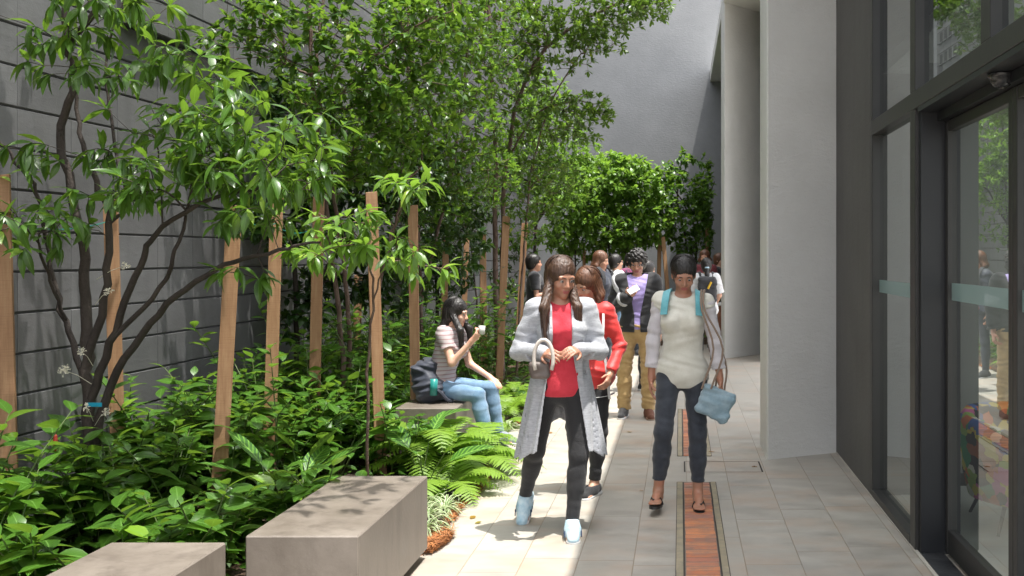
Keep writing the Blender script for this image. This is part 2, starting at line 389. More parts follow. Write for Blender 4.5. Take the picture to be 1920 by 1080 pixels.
m = MB(); m.box(1.303, 1.3245, 1, 8.25, .0005, .009); m.obj('grout_line', pmat('pale_grout', (.42, .39, .34), .9, .3, 60), bd)
# dome sensor
cx, cy, cz = 1.395, 4.28, 2.436; V = []; F = []
prof = [(.001, -.062), (.02, -.060), (.036, -.05), (.046, -.034), (.05, -.018), (.058, -.014), (.058, 0)]
for r_, z_ in prof:
    for k in range(20): a = k*math.pi/10; V.append((cx+r_*math.cos(a), cy+r_*math.sin(a), cz+z_))
for i in range(len(prof)-1):
    for k in range(20): F.append((i*20+k, i*20+(k+1) % 20, (i+1)*20+(k+1) % 20, (i+1)*20+k))
tag(obj('door_sensor', V, F, pmat('sensor_plastic', (.02, .02, .022), .25), smooth=True), 'small black dome sensor under the door soffit', 'sensor')
m = MB(); m.box(1.62, 1.66, 0, 6.785, 3.005, 5.70); m.obj('reflection_backing', pmat('backing_grey', (.06, .06, .06), .8), bd)  # dark panel added behind the upper panes to keep their reflections clear
# interior room
rm = thing('interior', (3, 5, 0), 'dim grey room behind the glass doors with pale floor', 'room')
m = MB(); m.box(1.6, 6, 7.08, 7.2, 0, 2.9); m.box(6, 6.1, -1, 7.2, 0, 2.9); m.obj('wall', pmat('room_wall', (.30, .31, .29), .8, .1, 20), rm)
m = MB(); m.box(1.56, 6, 7.05, 7.078, 0.003, .09); m.obj('skirting', M_frame, rm)
m = MB(); m.box(1.4, 2.82, -1, 7.2, 2.9, 3.0); m.box(2.821, 6, -1, 3.4, 2.9, 3.0); m.box(5.2, 6, 3.401, 7.2, 2.9, 3.0); m.obj('ceiling', pmat('room_ceiling', (.5, .5, .48), .8), rm)  # opening in the ceiling invented to let daylight reach the chair
m = MB(); m.box(1.52, 6, -1, 7.05, -.01, .004); m.obj('floor', pmat('room_floor', (.28, .30, .28), .35, .15, 10, (.36, .38, .35), 2), rm)
m = MB(); m.box(1.41, 1.595, 6.80, 7.1, 0, 2.9); m.box(1.42, 1.50, 5.64, 6.79, 2.57, 2.75); m.obj('column', pmat('room_column', (.30, .30, .28), .8), rm)
# colourful patchwork tub chair
def chair_mat():
    n = NT('patchwork_fabric'); v = coords(n, (13, 13, 13)); vo = n.n('ShaderNodeTexVoronoi', i_Vector=v, i_Scale=1.0); vo.distance = 'MANHATTAN'
    wn = n.n('ShaderNodeTexWhiteNoise', noise_dimensions='3D', i_Vector=vo.outputs['Color'])
    c = n.ramp(wn, [(0, (.65, .16, .04)), (.13, (.02, .02, .02)), (.24, (.62, .50, .05)), (.36, (.05, .12, .38)), (.47, (.65, .64, .55)), (.58, (.03, .28, .12)), (.68, (.60, .13, .32)), (.80, (.38, .10, .03)), (.9, (.3, .45, .08))])
    c.color_ramp.interpolation = 'CONSTANT'; b = n.n('ShaderNodeBsdfPrincipled', i_Roughness=.85); n.L(c, b.inputs['Base Color']); n.L(b, n.out.inputs[0]); return n.m
ch = thing('tub_chair', (2.14, 6.05, 0), 'round tub chair in multicoloured triangle patchwork seen through the glass door', 'chair')
V = []; F = []; seg = 40; prof = [(.30, .16), (.36, .18), (.40, .36), (.42, .56), (.42, .66), (.385, .70), (.33, .69), (.31, .60), (.30, .42)]
for i in range(seg+1):
    a = R(-160)+R(320)*i/seg+R(90)
    for r_, z_ in prof:
        k = 1-.18*max(0, abs(i-seg/2)/(seg/2)-.35) if z_ > .3 else 1
        V.append((r_*math.cos(a), r_*math.sin(a), z_*k))
np_ = len(prof)
for i in range(seg):
    for j in range(np_-1): F.append((i*np_+j, i*np_+j+1, (i+1)*np_+j+1, (i+1)*np_+j))
F.append(tuple(range(np_))); F.append(tuple(range(seg*np_, seg*np_+np_))[::-1])
M_patch = chair_mat(); obj('backrest', V, F, M_patch, ch, world=False, smooth=True)
V = []; F = []; prof = [(0, .16), (.31, .17), (.32, .22), (.32, .38), (.29, .42), (0, .43)]
for r_, z_ in prof:
    for k in range(24): a = k*math.pi/12; V.append((max(r_, .002)*math.cos(a), max(r_, .002)*math.sin(a), z_))
for i in range(5):
    for k in range(24): F.append((i*24+k, i*24+(k+1) % 24, (i+1)*24+(k+1) % 24, (i+1)*24+k))
obj('seat', V, F, M_patch, ch, world=False, smooth=True)
for sx in (-1, 1):
    for sy in (-1, 1):
        m = MB(); m.tube([(sx*.22, sy*.22, .17), (sx*.28, sy*.28, 0.005)], [.014, .01], 8); obj('leg', m.V, m.F, M_frame, ch, world=False)
# wooden counter at the far end
ct = thing('counter', (.9, 17.0, 0), 'brown wooden counter with white top half hidden by the far column', 'counter')
m = MB(); m.box(.50, 1.3, 16.82, 17.4, 0, .79, .004); m.obj('cabinet', pmat('counter_wood', (.16, .06, .03), .45, .2, 20, (.22, .085, .04), 3, (1, 1, 8)), ct)
m = MB(); m.box(.47, 1.33, 16.80, 17.43, .793, .83, .004); m.obj('top', pmat('counter_top', (.6, .6, .58), .4), ct)
m = MB(); m.box(.52, .62, 16.86, 16.96, .833, .93, .01); tag(m.obj('drinks_carton', pmat('blue_carton', (.10, .16, .28), .6)), 'small blue carton on the counter at the far end', 'carton')

# ================= concrete benches
def conc():
    n = NT('bench_concrete'); v = coords(n); a = noise(n, v, 2.2, 8, .68); c2 = noise(n, coords(n, (3, 3, .6)), 2.6, 7, .65); c3 = noise(n, v, 45, 4, .6)
    c = n.mix(n.ramp(a, [(.35, 0.0), (.68, 1.0)]), (.125, .105, .086), (.20, .172, .145)); c = n.mix(n.ramp(c2, [(.5, 0.0), (.72, .6)]), c, (.085, .070, .058)); c = n.mix(n.ramp(c3, [(.62, 0.0), (.75, .25)]), c, (.28, .26, .23))
    b = n.n('ShaderNodeBsdfPrincipled'); n.L(c, b.inputs['Base Color']); n.L(n.ramp(a, [(.3, .34), (.7, .55)]), b.inputs['Roughness'])
    bp = n.n('ShaderNodeBump', i_Strength=.25, i_Distance=.004, i_Height=n.math('ADD', c3, a)); n.L(bp, b.inputs['Normal']); n.L(b, n.out.inputs[0]); return n.m
M_conc = conc()
for x0, x1, y0, y1, lab in ((-2.38, -1.90, 2.98, 4.13, 'nearest low polished concrete block bench, cut off at the bottom left corner'),
        (-1.86, -1.375, 4.22, 5.375, 'polished concrete block bench with leaf shadows on its top, in the foreground centre'),
        (-2.24, -1.76, 7.75, 9.02, 'concrete block bench under the seated woman, half hidden by ferns')):
    t = thing('concrete_bench', ((x0+x1)/2, (y0+y1)/2, 0), lab, 'bench'); m = MB()
    m.box(x0, x1, y0, y1, .052, .45, .006); m.obj('slab', M_conc, t); m = MB(); m.box(x0+.07, x1-.07, y0+.07, y1-.07, 0, .0518); m.obj('plinth', M_joint, t)
# ================= timber stakes
def wood():
    n = NT('stake_timber'); v = coords(n, (30, 30, 2.2)); a = noise(n, v, 1.6, 6, .6); g = n.n('ShaderNodeNewGeometry'); t = coords(n, (4, 4, 90)); s = noise(n, t, 1.5, 3, .5)
    oi = n.n('ShaderNodeObjectInfo')
    c = n.ramp(a, [(.3, (.24, .125, .058)), (.5, (.34, .195, .098)), (.7, (.43, .27, .145))]); c = n.mix(n.ramp(s, [(.5, 0.0), (.7, .35)]), c, (.17, .085, .04))
    c = n.mix(n.math('MULTIPLY', oi.outputs['Random'], .5), c, (.22, .11, .055))
    b = n.n('ShaderNodeBsdfPrincipled', i_Roughness=.7); n.L(c, b.inputs['Base Color']); bp = n.n('ShaderNodeBump', i_Strength=.3, i_Distance=.004, i_Height=n.math('ADD', a, s)); n.L(bp, b.inputs['Normal']); n.L(b, n.out.inputs[0]); return n.m
M_wood = wood()
stakes = [((2, 328), (22, 1090), 5.55, .085, 'thick pale timber tree stake at the left edge of the picture'),
 ((-8, 392), (6, 1090), 5.75, .085, 'darker timber stake half out of the picture behind the leftmost stake'),
 ((207, 375), (223, 900), 6.6, .085, 'timber stake standing against the block wall behind the dark multi-stemmed tree'),
 ((440, 385), (408, 950), 6.35, .092, 'leaning timber stake rising from the leafy plants behind the nearest bench'),
 ((519, 372), (503, 910), 7.15, .085, 'second timber stake right of the leaning one, its foot in broad leaves'),
 ((598, 368), (587, 860), 7.9, .085, 'timber stake beside the pair of slim brown trunks'),
 ((696, 360), (715, 893), 7.35, .082, 'reddish timber stake standing directly behind the concrete bench'),
 ((774, 385), (780, 850), 8.25, .078, 'timber stake just left of the seated woman'),
 ((672, 515), (668, 700), 10.9, .085, 'short timber stake in shade by the wall, between two trunks'),
 ((949, 405), (936, 705), 12.6, .092, 'pale timber stake bound beside the twin brown trunks'),
 ((984, 418), (972, 640), 14.6, .092, 'grey-brown timber stake right of the twin trunks'),
 ((905, 440), (907, 650), 13.4, .085, 'shaded timber stake left of the twin trunks'),
 ((836, 450), (831, 640), 13.0, .080, 'ivy-covered timber stake above the seated woman'),
 ((876, 420), (868, 640), 14.5, .075, 'timber stake partly hidden by hanging leaves behind the seated woman'),
 ((1237, 446), (1233, 625), 19.2, .075, 'left of the two thin stakes leaning together under the far tree'),
 ((1243, 444), (1259, 625), 19.0, .075, 'right of the two thin stakes leaning together under the far tree'),
 ((1326, 425), (1325, 625), 19.6, .07, 'thin stake above the group near the far column'),
 ((1095, 470), (1096, 625), 19.4, .06, 'slim brown stake under the left end of the far trees')]
for (tx, ty), (bx, by), d, wd, lab in stakes:
    top = P(tx, ty, d); b0 = P(bx, by, d); gy = (0-b0[2])/(top[2]-b0[2]) if abs(top[2]-b0[2]) > 1e-6 else 0
    base = b0+(top-b0)*gy; base[2] = -.02
    m = MB(); m.box(-wd/2, wd/2, -.017, .017, 0, 1, .0015); V = np.array(m.V); out = []
    rot = random.uniform(.1, .45); cr, sr = math.cos(rot), math.sin(rot)
    L_ = top[2]-base[2]
    nz = 8; 
    for v in V:
        x, y = v[0]*cr-v[1]*sr, v[0]*sr+v[1]*cr; p = base+(top-base)*v[2]; out.append((p[0]+x, p[1]+y, p[2]+(v[0]*.12 if v[2] > .9 else 0)))
    tag(obj('timber_stake', out, m.F, M_wood), lab, 'stake', 'timber stakes propping the trees')
# teal tie wires between stakes
M_tie = pmat('tie_wire', (.01, .16, .13), .4)
def tie(p, q, sag, lab):
    pts = [np.array(p)*(1-t)+np.array(q)*t-np.array((0, 0, sag*4*t*(1-t))) for t in np.linspace(0, 1, 9)]
    m = MB(); m.tube(pts, .0035, 5); tag(m.obj('tie_wire', M_tie), lab, 'wire')
tie(P(437, 398, 6.3), P(519, 418, 7.1), .05, 'teal plastic tie wire from the leaning stake to the next stake'); tie(P(519, 425, 7.1), P(600, 420, 7.85), .06, 'teal tie wire between the stakes left of the slim trunks')
tie(P(600, 424, 7.85), P(697, 402, 7.3), .04, 'teal tie wire meeting the reddish stake'); tie(P(5, 418, 5.5), P(212, 412, 6.55), .05, 'teal tie wire at the far left between two stakes'); tie(P(905, 508, 13.3), P(946, 500, 12.5), .03, 'thin tie wire holding the twin brown trunks')
# garden spotlight
gs = thing('garden_spotlight', P(846, 905, 6.7)*np.array((1, 1, 0)), 'black ribbed garden spotlight among the spider plants beside the bench', 'lamp'); m = MB()
c0 = P(845, 935, 6.6)
for k in range(8): m.tube([c0+np.array((k*.003, .0, -.07+k*.018)), c0+np.array((k*.003, .0, -.06+k*.018))], .062-.001*k, 16)
m.tube([c0+np.array((0, 0, -.08)), c0+np.array((.02, 0, .085))], .045, 14); m.obj('housing', M_jamb, gs)
m = MB(); m.tube([c0-np.array((0, 0, .08)), (c0[0], c0[1], 0.0)], .012, 8); m.obj('spike', M_jamb, gs)
# ================= foliage
def leaf_mat(name, c1, c2, c3, rough=.32, trans=.32, tcol=None, style=None, vein=.0, spec=.5):
    n = NT(name); at = n.n('ShaderNodeAttribute', attribute_name='rnd'); uvn = n.n('ShaderNodeUVMap'); sp = n.n('ShaderNodeSeparateXYZ', i_Vector=uvn.outputs[0])
    u, v = sp.outputs[0], sp.outputs[1]
    c = n.ramp(at.outputs['Fac'], [(0, c1), (.5, c2), (.9, c2), (1, c3)])
    au = n.math('ABSOLUTE', u)
    if style == 'calathea':
        st = n.math('SINE', n.math('MULTIPLY', n.math('SUBTRACT', v, n.math('MULTIPLY', au, .22)), 52.0))
        c = n.mix(n.ramp(st, [(.25, 0.0), (.9, .85)]), c, (.16, .34, .04)); c = n.mix(n.ramp(au, [(.04, 1.0), (.09, 0.0)]), c, (.22, .40, .08))
    elif style == 'spider':
        c = n.mix(n.ramp(au, [(.45, 0.0), (.6, 1.0)]), c, (.52, .56, .36))
    elif vein:
        st = n.math('SINE', n.math('MULTIPLY', n.math('SUBTRACT', v, n.math('MULTIPLY', au, .3)), 60.0))
        c = n.mix(n.ramp(st, [(.8, 0.0), (1.0, vein)]), c, (.12, .25, .05)); c = n.mix(n.ramp(au, [(.03, .75), (.08, 0.0)]), c, (.14, .28, .06))
    b = n.n('ShaderNodeBsdfPrincipled', i_Roughness=rough+.06); b.inputs['Specular IOR Level'].default_value = spec; n.L(c, b.inputs['Base Color'])
    t = n.n('ShaderNodeBsdfTranslucent'); tc = n.mix(.6, c, tcol or (.27, .46, .04)); n.L(tc, t.inputs['Color'])
    mx = n.n('ShaderNodeMixShader', i_Fac=trans); n.L(b, mx.inputs[1]); n.L(t, mx.inputs[2]); n.L(mx, n.out.inputs[0]); return n.m
ML_big = leaf_mat('big_leaf', (.018, .052, .008), (.055, .130, .014), (.18, .29, .03), .27, .38, vein=.25)
ML_mid = leaf_mat('mid_leaf', (.020, .058, .010), (.066, .150, .018), (.25, .34, .035), .26, .40)
ML_obo = leaf_mat('obovate_leaf', (.020, .048, .010), (.064, .122, .018), (.24, .30, .03), .33, .36)
ML_lite = leaf_mat('light_leaf', (.06, .13, .020), (.145, .27, .04), (.32, .44, .07), .28, .46)
ML_dark = leaf_mat('dark_leaf', (.010, .032, .008), (.020, .058, .012), (.05, .12, .02), .32, .22)
ML_bed = leaf_mat('broad_leaf', (.014, .046, .006), (.046, .120, .011), (.15, .27, .022), .25, .32, vein=.35)
ML_fern = leaf_mat('fern_leaf', (.11, .20, .02), (.20, .34, .035), (.32, .46, .06), .42, .45)
ML_cal = leaf_mat('striped_leaf', (.02, .07, .012), (.035, .11, .018), (.05, .14, .02), .33, .25, style='calathea')
ML_spi = leaf_mat('spider_leaf', (.06, .15, .03), (.09, .20, .04), (.12, .24, .05), .4, .35, (.4, .5, .2), style='spider')
ML_old = leaf_mat('old_leaf', (.25, .16, .02), (.30, .14, .02), (.2, .22, .03), .4, .3, (.5, .3, .05))
M_bark = pmat('dark_bark', (.028, .020, .016), .8, .8, 60, (.055, .042, .034), 9, (1, 1, .4))
M_barkr = pmat('red_brown_bark', (.085, .045, .032), .8, .9, 50, (.17, .12, .095), 14, (1, 1, .5))
M_barkg = pmat('pale_bark', (.10, .078, .06), .8, .8, 50, (.19, .16, .13), 10, (1, 1, .4))
M_stem = pmat('green_stem', (.05, .10, .02), .5, .1, 30, (.09, .11, .03), 4)
def leaf_tpl(nv, prof, fold=.25, droop=.35, wmul=1.0, wave=.0):
    """rows along the leaf; returns template verts (unit length), faces, uv(u -1..1, v)"""
    V = []; UV = []
    for i, wd in enumerate(prof):
        t = i/(len(prof)-1); z = -droop*t*t
        for s_ in (-1, 0, 1):
            V.append((s_*wd*wmul, t, z+abs(s_)*wd*wmul*fold+(wave*math.sin(t*9+s_) if s_ else 0))); UV.append((s_, t))
    F = []
    for i in range(len(prof)-1):
        a = i*3; F += [(a, a+1, a+4, a+3), (a+1, a+2, a+5, a+4)]
    return np.array(V), np.array(F), np.array(UV, float)
T_lance = leaf_tpl(0, [.012, .095, .15, .15, .095, .006], .28, .42, 1.0)       # long drooping leaf
T_ovate = leaf_tpl(0, [.015, .19, .27, .24, .13, .006], .22, .32, 1.0)
T_obo = leaf_tpl(0, [.02, .11, .20, .21, .02], .2, .12, 1.0)
T_small = leaf_tpl(0, [.02, .19, .17, .01], .3, .2, 1.0)
T_cal = leaf_tpl(0, [.01, .14, .2, .215, .19, .13, .02], .22, .25, .95, .012)
def unit(a): return a/(np.linalg.norm(a, axis=-1, keepdims=True)+1e-9)
class Leaves:
    def __init__(s): s.p = []; s.d = []; s.l = []; s.r = []; s.roll = []
    def add(s, p, d, l, r=None, roll=None):
        s.p.append(p); s.d.append(d); s.l.append(l); s.r.append(rng.random() if r is None else r); s.roll.append(rng.normal(0, .35) if roll is None else roll)
    def arrays(s, tpl):
        T, F, UV = tpl; p = np.array(s.p); d = unit(np.array(s.d)); l = np.array(s.l); n = len(p)
        side = unit(np.cross(d, np.array((0, 0, 1.))+1e-3)); up = np.cross(side, d)
        c, q = np.cos(s.roll)[:, None], np.sin(s.roll)[:, None]; side, up = side*c+up*q, up*c-side*q
        wv = rng.uniform(.85, 1.18, n)
        V = p[:, None]+l[:, None, None]*(T[None, :, 0:1]*side[:, None]*wv[:, None, None]+T[None, :, 1:2]*d[:, None]+T[None, :, 2:3]*up[:, None]*rng.uniform(.4, 1.5, (n, 1, 1)))
        k = len(T); FF = (F[None]+np.arange(n)[:, None, None]*k).reshape(-1, F.shape[1])
        return V.reshape(-1, 3), FF, np.tile(UV, (n, 1)), np.repeat(s.r, k)
    def obj(s, name, tpl, mat, parent):
        V, F, UV, r = s.arrays(tpl); return obj(name, V, F, mat, parent, uv=UV, rnd=r, smooth=True)
def catmull(pts, n=5):
    pts = [np.array(p, float) for p in pts]; pts = [2*pts[0]-pts[1]]+pts+[2*pts[-1]-pts[-2]]; out = []
    for i in range(1, len(pts)-2):
        a, b, c, d = pts[i-1:i+3]
        for k in range(n):
            t = k/n; out.append(.5*((2*b)+(-a+c)*t+(2*a-5*b+4*c-d)*t*t+(-a+3*b-3*c+d)*t**3))
    out.append(pts[-2]); return out
class Tree:
    def __init__(s): s.pos = []; s.par = []; s.rad = []; s.fix = []; s.len = []; s.br = []
    def node(s, p, par, r=0, fix=False, br=0):
        s.pos.append(np.array(p, float)); s.par.append(par); s.rad.append(r); s.fix.append(fix); s.br.append(br)
        s.len.append(0 if par < 0 else s.len[par]+np.linalg.norm(s.pos[-1]-s.pos[par])); return len(s.pos)-1
    def stem(s, pts, r0, r1, attach=-1):
        q = catmull(pts); n = len(q); last = attach; wob = rng.normal(0, .006, (n, 3))
        for i, p in enumerate(q):
            last = s.node(p+(wob[i] if 0 < i < n-1 else 0), last, r0+(r1-r0)*i/(n-1), True, 0)
        return last
    def near(s, p):
        A = np.array(s.pos); return int(np.argmin(np.linalg.norm(A-np.array(p), axis=1)))
    def reach(s, targets, seg=.14, bend=.12, k=.35, minz=None):
        targets = sorted(targets, key=lambda q: np.min(np.linalg.norm(np.array(s.pos)-q, axis=1)))
        ends = []
        for q in targets:
            A = np.array(s.pos); Dv = A-q; dist = np.linalg.norm(Dv, axis=1)+k*np.array(s.len)*.3+np.maximum(0, Dv[:, 2])*.7
            if minz is not None: dist += (A[:, 2] < minz)*5
            j = int(np.argmin(dist)); a = s.pos[j]; L_ = np.linalg.norm(q-a); n = max(2, int(L_/seg)+1)
            mid = (a+q)/2+np.array((0, 0, bend*L_))+rng.normal(0, .06*L_, 3); last = j
            for i in range(1, n+1):
                t = i/n; p = a*(1-t)**2+2*mid*t*(1-t)+q*t*t; last = s.node(p, last, .0, False, 1)
            ends.append(last)
        return ends
    def finish(s, tip=.0022, ex=2.3):
        n = len(s.pos); acc = [0.0]*n; kids = [0]*n
        for i in range(n-1, -1, -1):
            if kids[i] == 0: acc[i] = tip**ex
            if s.par[i] >= 0: acc[s.par[i]] += acc[i]; kids[s.par[i]] += 1
        for i in range(n):
            if not s.fix[i]: s.rad[i] = acc[i]**(1/ex)
        for i in range(n):
            if not s.fix[i] and s.par[i] >= 0: s.rad[i] = min(s.rad[i], s.rad[s.par[i]]*.95)
    def wood(s, name, mat, parent, seg=7):
        ch = {}
        for i, p in enumerate(s.par): ch.setdefault(p, []).append(i)
        m = MB(); starts = [(-1, c) for c in ch.get(-1, [])]
        while starts:
            p, c = starts.pop(); path = [c] if p < 0 else [p, c]; cur = c
            while cur in ch:
                k = sorted(ch[cur], key=lambda q: -s.rad[q]); path.append(k[0]); starts += [(cur, q) for q in k[1:]]; cur = k[0]
            rr = [s.rad[q] for q in path]
            if p >= 0: rr[0] = min(rr[0], rr[1]*1.15)
            if len(path) < 2: continue
            m.tube([s.pos[q] for q in path], rr, seg if rr[min(1, len(rr)-1)] > .008 else 4, cap=False)
        return m.obj(name, mat, parent, smooth=True)
BD = 1.0
def blob_pts(blobs, spread=1.0):
    """crown volumes: (px, py, distance, half-width px, half-height px, half-depth m, count)"""
    out = []
    for (px, py, d, rx, ry, rd, n) in blobs:
        for _ in range(int(n*BD)):
            while True:
                q = rng.uniform(-1, 1, 3)
                if q.dot(q) < 1: break
            dd = d+q[2]*rd; c = P(px, py, d); out.append(np.array((c[0]+q[0]*rx*d/FP, dd, c[2]+q[1]*ry*d/FP)))
    res = []
    for p in out:
        if p[0] > wall_x(p[1])+.12+(.09 if p[2] > 3.2 else 0) and p[1] < 22.8 and p[2] > .15 and not (p[0] > .62 and p[2] > 0): res.append(p)
    return res
def clusters(tr, ends, lv, kind, size, cnt, droop=.3, up=.3):
    for e in ends:
        p = tr.pos[e]; q = tr.pos[tr.par[e]]; ax = unit(p-q); base = rng.uniform(0, 6.28); cr = rng.random()
        ref = np.cross(ax, (0, 0, 1.)); ref = unit(ref) if np.linalg.norm(ref) > .1 else np.array((1., 0, 0)); b2 = np.cross(ax, ref)
        n = max(3, int(rng.normal(cnt, 1.2)))
        lo = 1 if rng.random() < .16 else 0
        for k in range(n):
            a = base+k*2.4; rad = math.cos(a)*ref+math.sin(a)*b2
            back = size*(.12+.35*k/n)*(.6 if kind == 'whorl' else 2.2)
            pos = p-ax*back*rng.uniform(.2, 1)
            out = rad*1.0+ax*(rng.uniform(.35, 1.1))+np.array((0, 0, up-droop*rng.uniform(.4, 1.6)))
            lv.add(pos, out, size*rng.uniform(.65, 1.15), min(.999, max(0, rng.normal(.38, .16)+(.35 if cr > .82 else 0)+(.5 if lo and k == 0 else 0))))
def make_tree(name_lab, base, stems, blobs, size, cnt, tpl, lmat, bark, kind='whorl', droop=.3, up=.3, seg=.14, bend=.12, group=None, minz=None, k=.35, extra=None):
    root = thing('tree', base*np.array((1, 1, 0)), name_lab, 'tree', group); tr = Tree()
    for st in stems:
        pts, r0, r1 = st[:3]
        pw = [P(*q) for q in pts]
        att = -1
        if len(st) > 3 and st[3] and tr.pos: att = tr.near(pw[0]); pw[0] = tr.pos[att]+(pw[1]-tr.pos[att])*.04
        elif pw[0][2] < .5: pw[0][2] = -.02
        tr.stem(pw, r0, r1, att)
    ends = tr.reach(blob_pts(blobs), seg, bend, k, minz); tr.finish()
    tr.wood('trunk', bark, root); lv = Leaves(); clusters(tr, ends, lv, kind, size, cnt, droop, up)
    lv.obj('crown', tpl, lmat, root); 
    if extra: extra(root, tr)
    return root, tr, ends
TG = 'slender trees planted along the bed'
BD = 1.1
# --- T1: dark multi-stemmed tree with large drooping leaves
def t1x(root, tr):
    m = MB(); p = P(186, 756, 5.85); m.box(p[0]-.035, p[0]+.05, p[1]-.06, p[1]-.055, p[2]-.012, p[2]+.012, .001); m.obj('plant_tag', pmat('blue_tag', (.01, .28, .42), .4), root)
    # white flower clusters
    m = MB()
    for (px, py, d) in ((118, 694, 5.7), (154, 660, 5.75), (162, 764, 5.7), (198, 772, 5.75), (236, 498, 5.7), (204, 546, 5.7)):
        c = P(px, py, d)
        tq = P(176+(px-176)*.08, py+26, 5.88); m.tube([tq, (tq+c)/2+np.array((0, 0, .012)), c], [.0022, .0018, .0012], 4, cap=False)
        for k in range(34 if px == 118 else 16):
            v = unit(rng.normal(0, 1, 3)); e = c+v*rng.uniform(.015, .04 if px == 118 else .028); m.tube([c, e], .0008, 3, cap=False)
            for j in range(4): u_ = unit(rng.normal(0, 1, 3)); m.tube([e, e+u_*.008], [.002, .0008], 3, cap=False)
    m.obj('blossom', pmat('cream_petal', (.72, .68, .55), .6), root)
make_tree('dark multi-stemmed tree with big drooping leaves at the left front, leaning over the leafy bed', P(168, 900, 5.9),
 [([(170, 930, 5.9), (166, 800, 5.9), (165, 700, 5.9), (158, 560, 5.9), (150, 430, 5.85), (112, 262, 5.8), (135, 150, 5.75), (122, 60, 5.7), (128, -80, 5.7)], .040, .014),
  ([(166, 700, 5.9), (196, 560, 5.85), (205, 420, 5.8), (180, 340, 5.8), (150, 250, 5.8), (140, 165, 5.8)], .026, .010, 1),
  ([(178, 930, 5.95), (185, 780, 5.9), (250, 650, 5.8), (330, 555, 5.6), (420, 500, 5.4), (520, 470, 5.2), (600, 455, 5.1)], .030, .006),
  ([(180, 760, 5.9), (215, 620, 5.8), (262, 500, 5.7), (290, 440, 5.6), (400, 372, 5.4), (480, 355, 5.2)], .026, .008, 1),
  ([(205, 640, 5.85), (300, 540, 5.7), (330, 470, 5.6), (350, 400, 5.6), (360, 330, 5.5)], .016, .006, 1),
  ([(165, 720, 5.9), (120, 600, 6.0), (95, 500, 6.0), (70, 360, 5.9), (20, 290, 5.8), (-20, 240, 5.7)], .020, .006, 1),
  ([(135, 80, 5.7), (180, 20, 5.6), (230, -60, 5.5), (420, -300, 5.2), (620, -420, 4.9)], .020, .008, 1),
  ([(205, 430, 5.8), (235, 370, 5.8), (205, 200, 5.9), (200, 100, 5.9), (240, -20, 5.9)], .012, .006, 1),
  ([(120, 600, 6.0), (88, 510, 5.8), (60, 440, 5.5)], .012, .006, 1)],
 [(100, 70, 5.6, 60, 40, .3, 9), (60, 70, 5.5, 30, 25, .2, 4), (230, 30, 5.5, 110, 50, .4, 24), (190, 130, 5.6, 70, 30, .3, 9), (310, 125, 5.4, 80, 45, .4, 18), (100, 130, 5.5, 60, 20, .2, 6),
  (290, 225, 5.5, 110, 35, .4, 18), (460, 230, 5.3, 110, 60, .5, 34), (80, 285, 5.6, 60, 18, .3, 7), (190, 300, 5.6, 60, 22, .3, 8), (320, 335, 5.4, 110, 45, .4, 34), (480, 320, 5.3, 90, 55, .5, 34), (400, 280, 5.3, 90, 40, .4, 24),
  (80, 425, 5.4, 80, 50, .3, 20), (190, 370, 5.6, 60, 25, .3, 8), (590, 260, 5.2, 60, 60, .4, 18), (470, 400, 5.2, 90, 25, .3, 14), (560, 330, 5.1, 80, 40, .4, 16), (450, 515, 5.2, 45, 25, .2, 5),
  (30, 330, 5.7, 40, 30, .2, 3), (-60, 420, 5.4, 60, 90, .4, 10), (420, 150, 5.5, 60, 50, .4, 10),
  (200, -160, 5.6, 300, 90, .8, 60), (-150, -50, 5.4, 120, 150, .8, 20), (450, -120, 5.2, 150, 70, .6, 26), (300, -420, 5.4, 300, 120, .9, 36), (860, -480, 4.7, 170, 90, .7, 34)],
 .124, 6, T_lance, ML_big, M_bark, 'whorl', .8, .28, .13, .10, TG, .6, extra=t1x)
# --- T1b: bright spray tree in front of the stakes
make_tree('small tree with bright drooping leaf sprays between the timber stakes and the bench', P(690, 800, 6.9),
 [([(690, 860, 6.9), (688, 700, 6.8), (700, 560, 6.7), (690, 480, 6.6), (660, 430, 6.4)], .012, .005), ([(700, 560, 6.7), (730, 470, 6.6), (760, 350, 6.4)], .008, .004, 1)],
 [(670, 425, 6.3, 70, 45, .3, 22), (740, 470, 6.3, 55, 30, .3, 14), (620, 480, 6.2, 45, 22, .3, 8), (770, 345, 6.3, 60, 25, .2, 12), (800, 500, 6.8, 40, 40, .3, 6), (560, 440, 6.3, 60, 60, .4, 9)],
 .125, 6, T_lance, ML_lite, M_barkr, 'whorl', .7, .4, .12, .15, TG, .9)
BD = 1.9
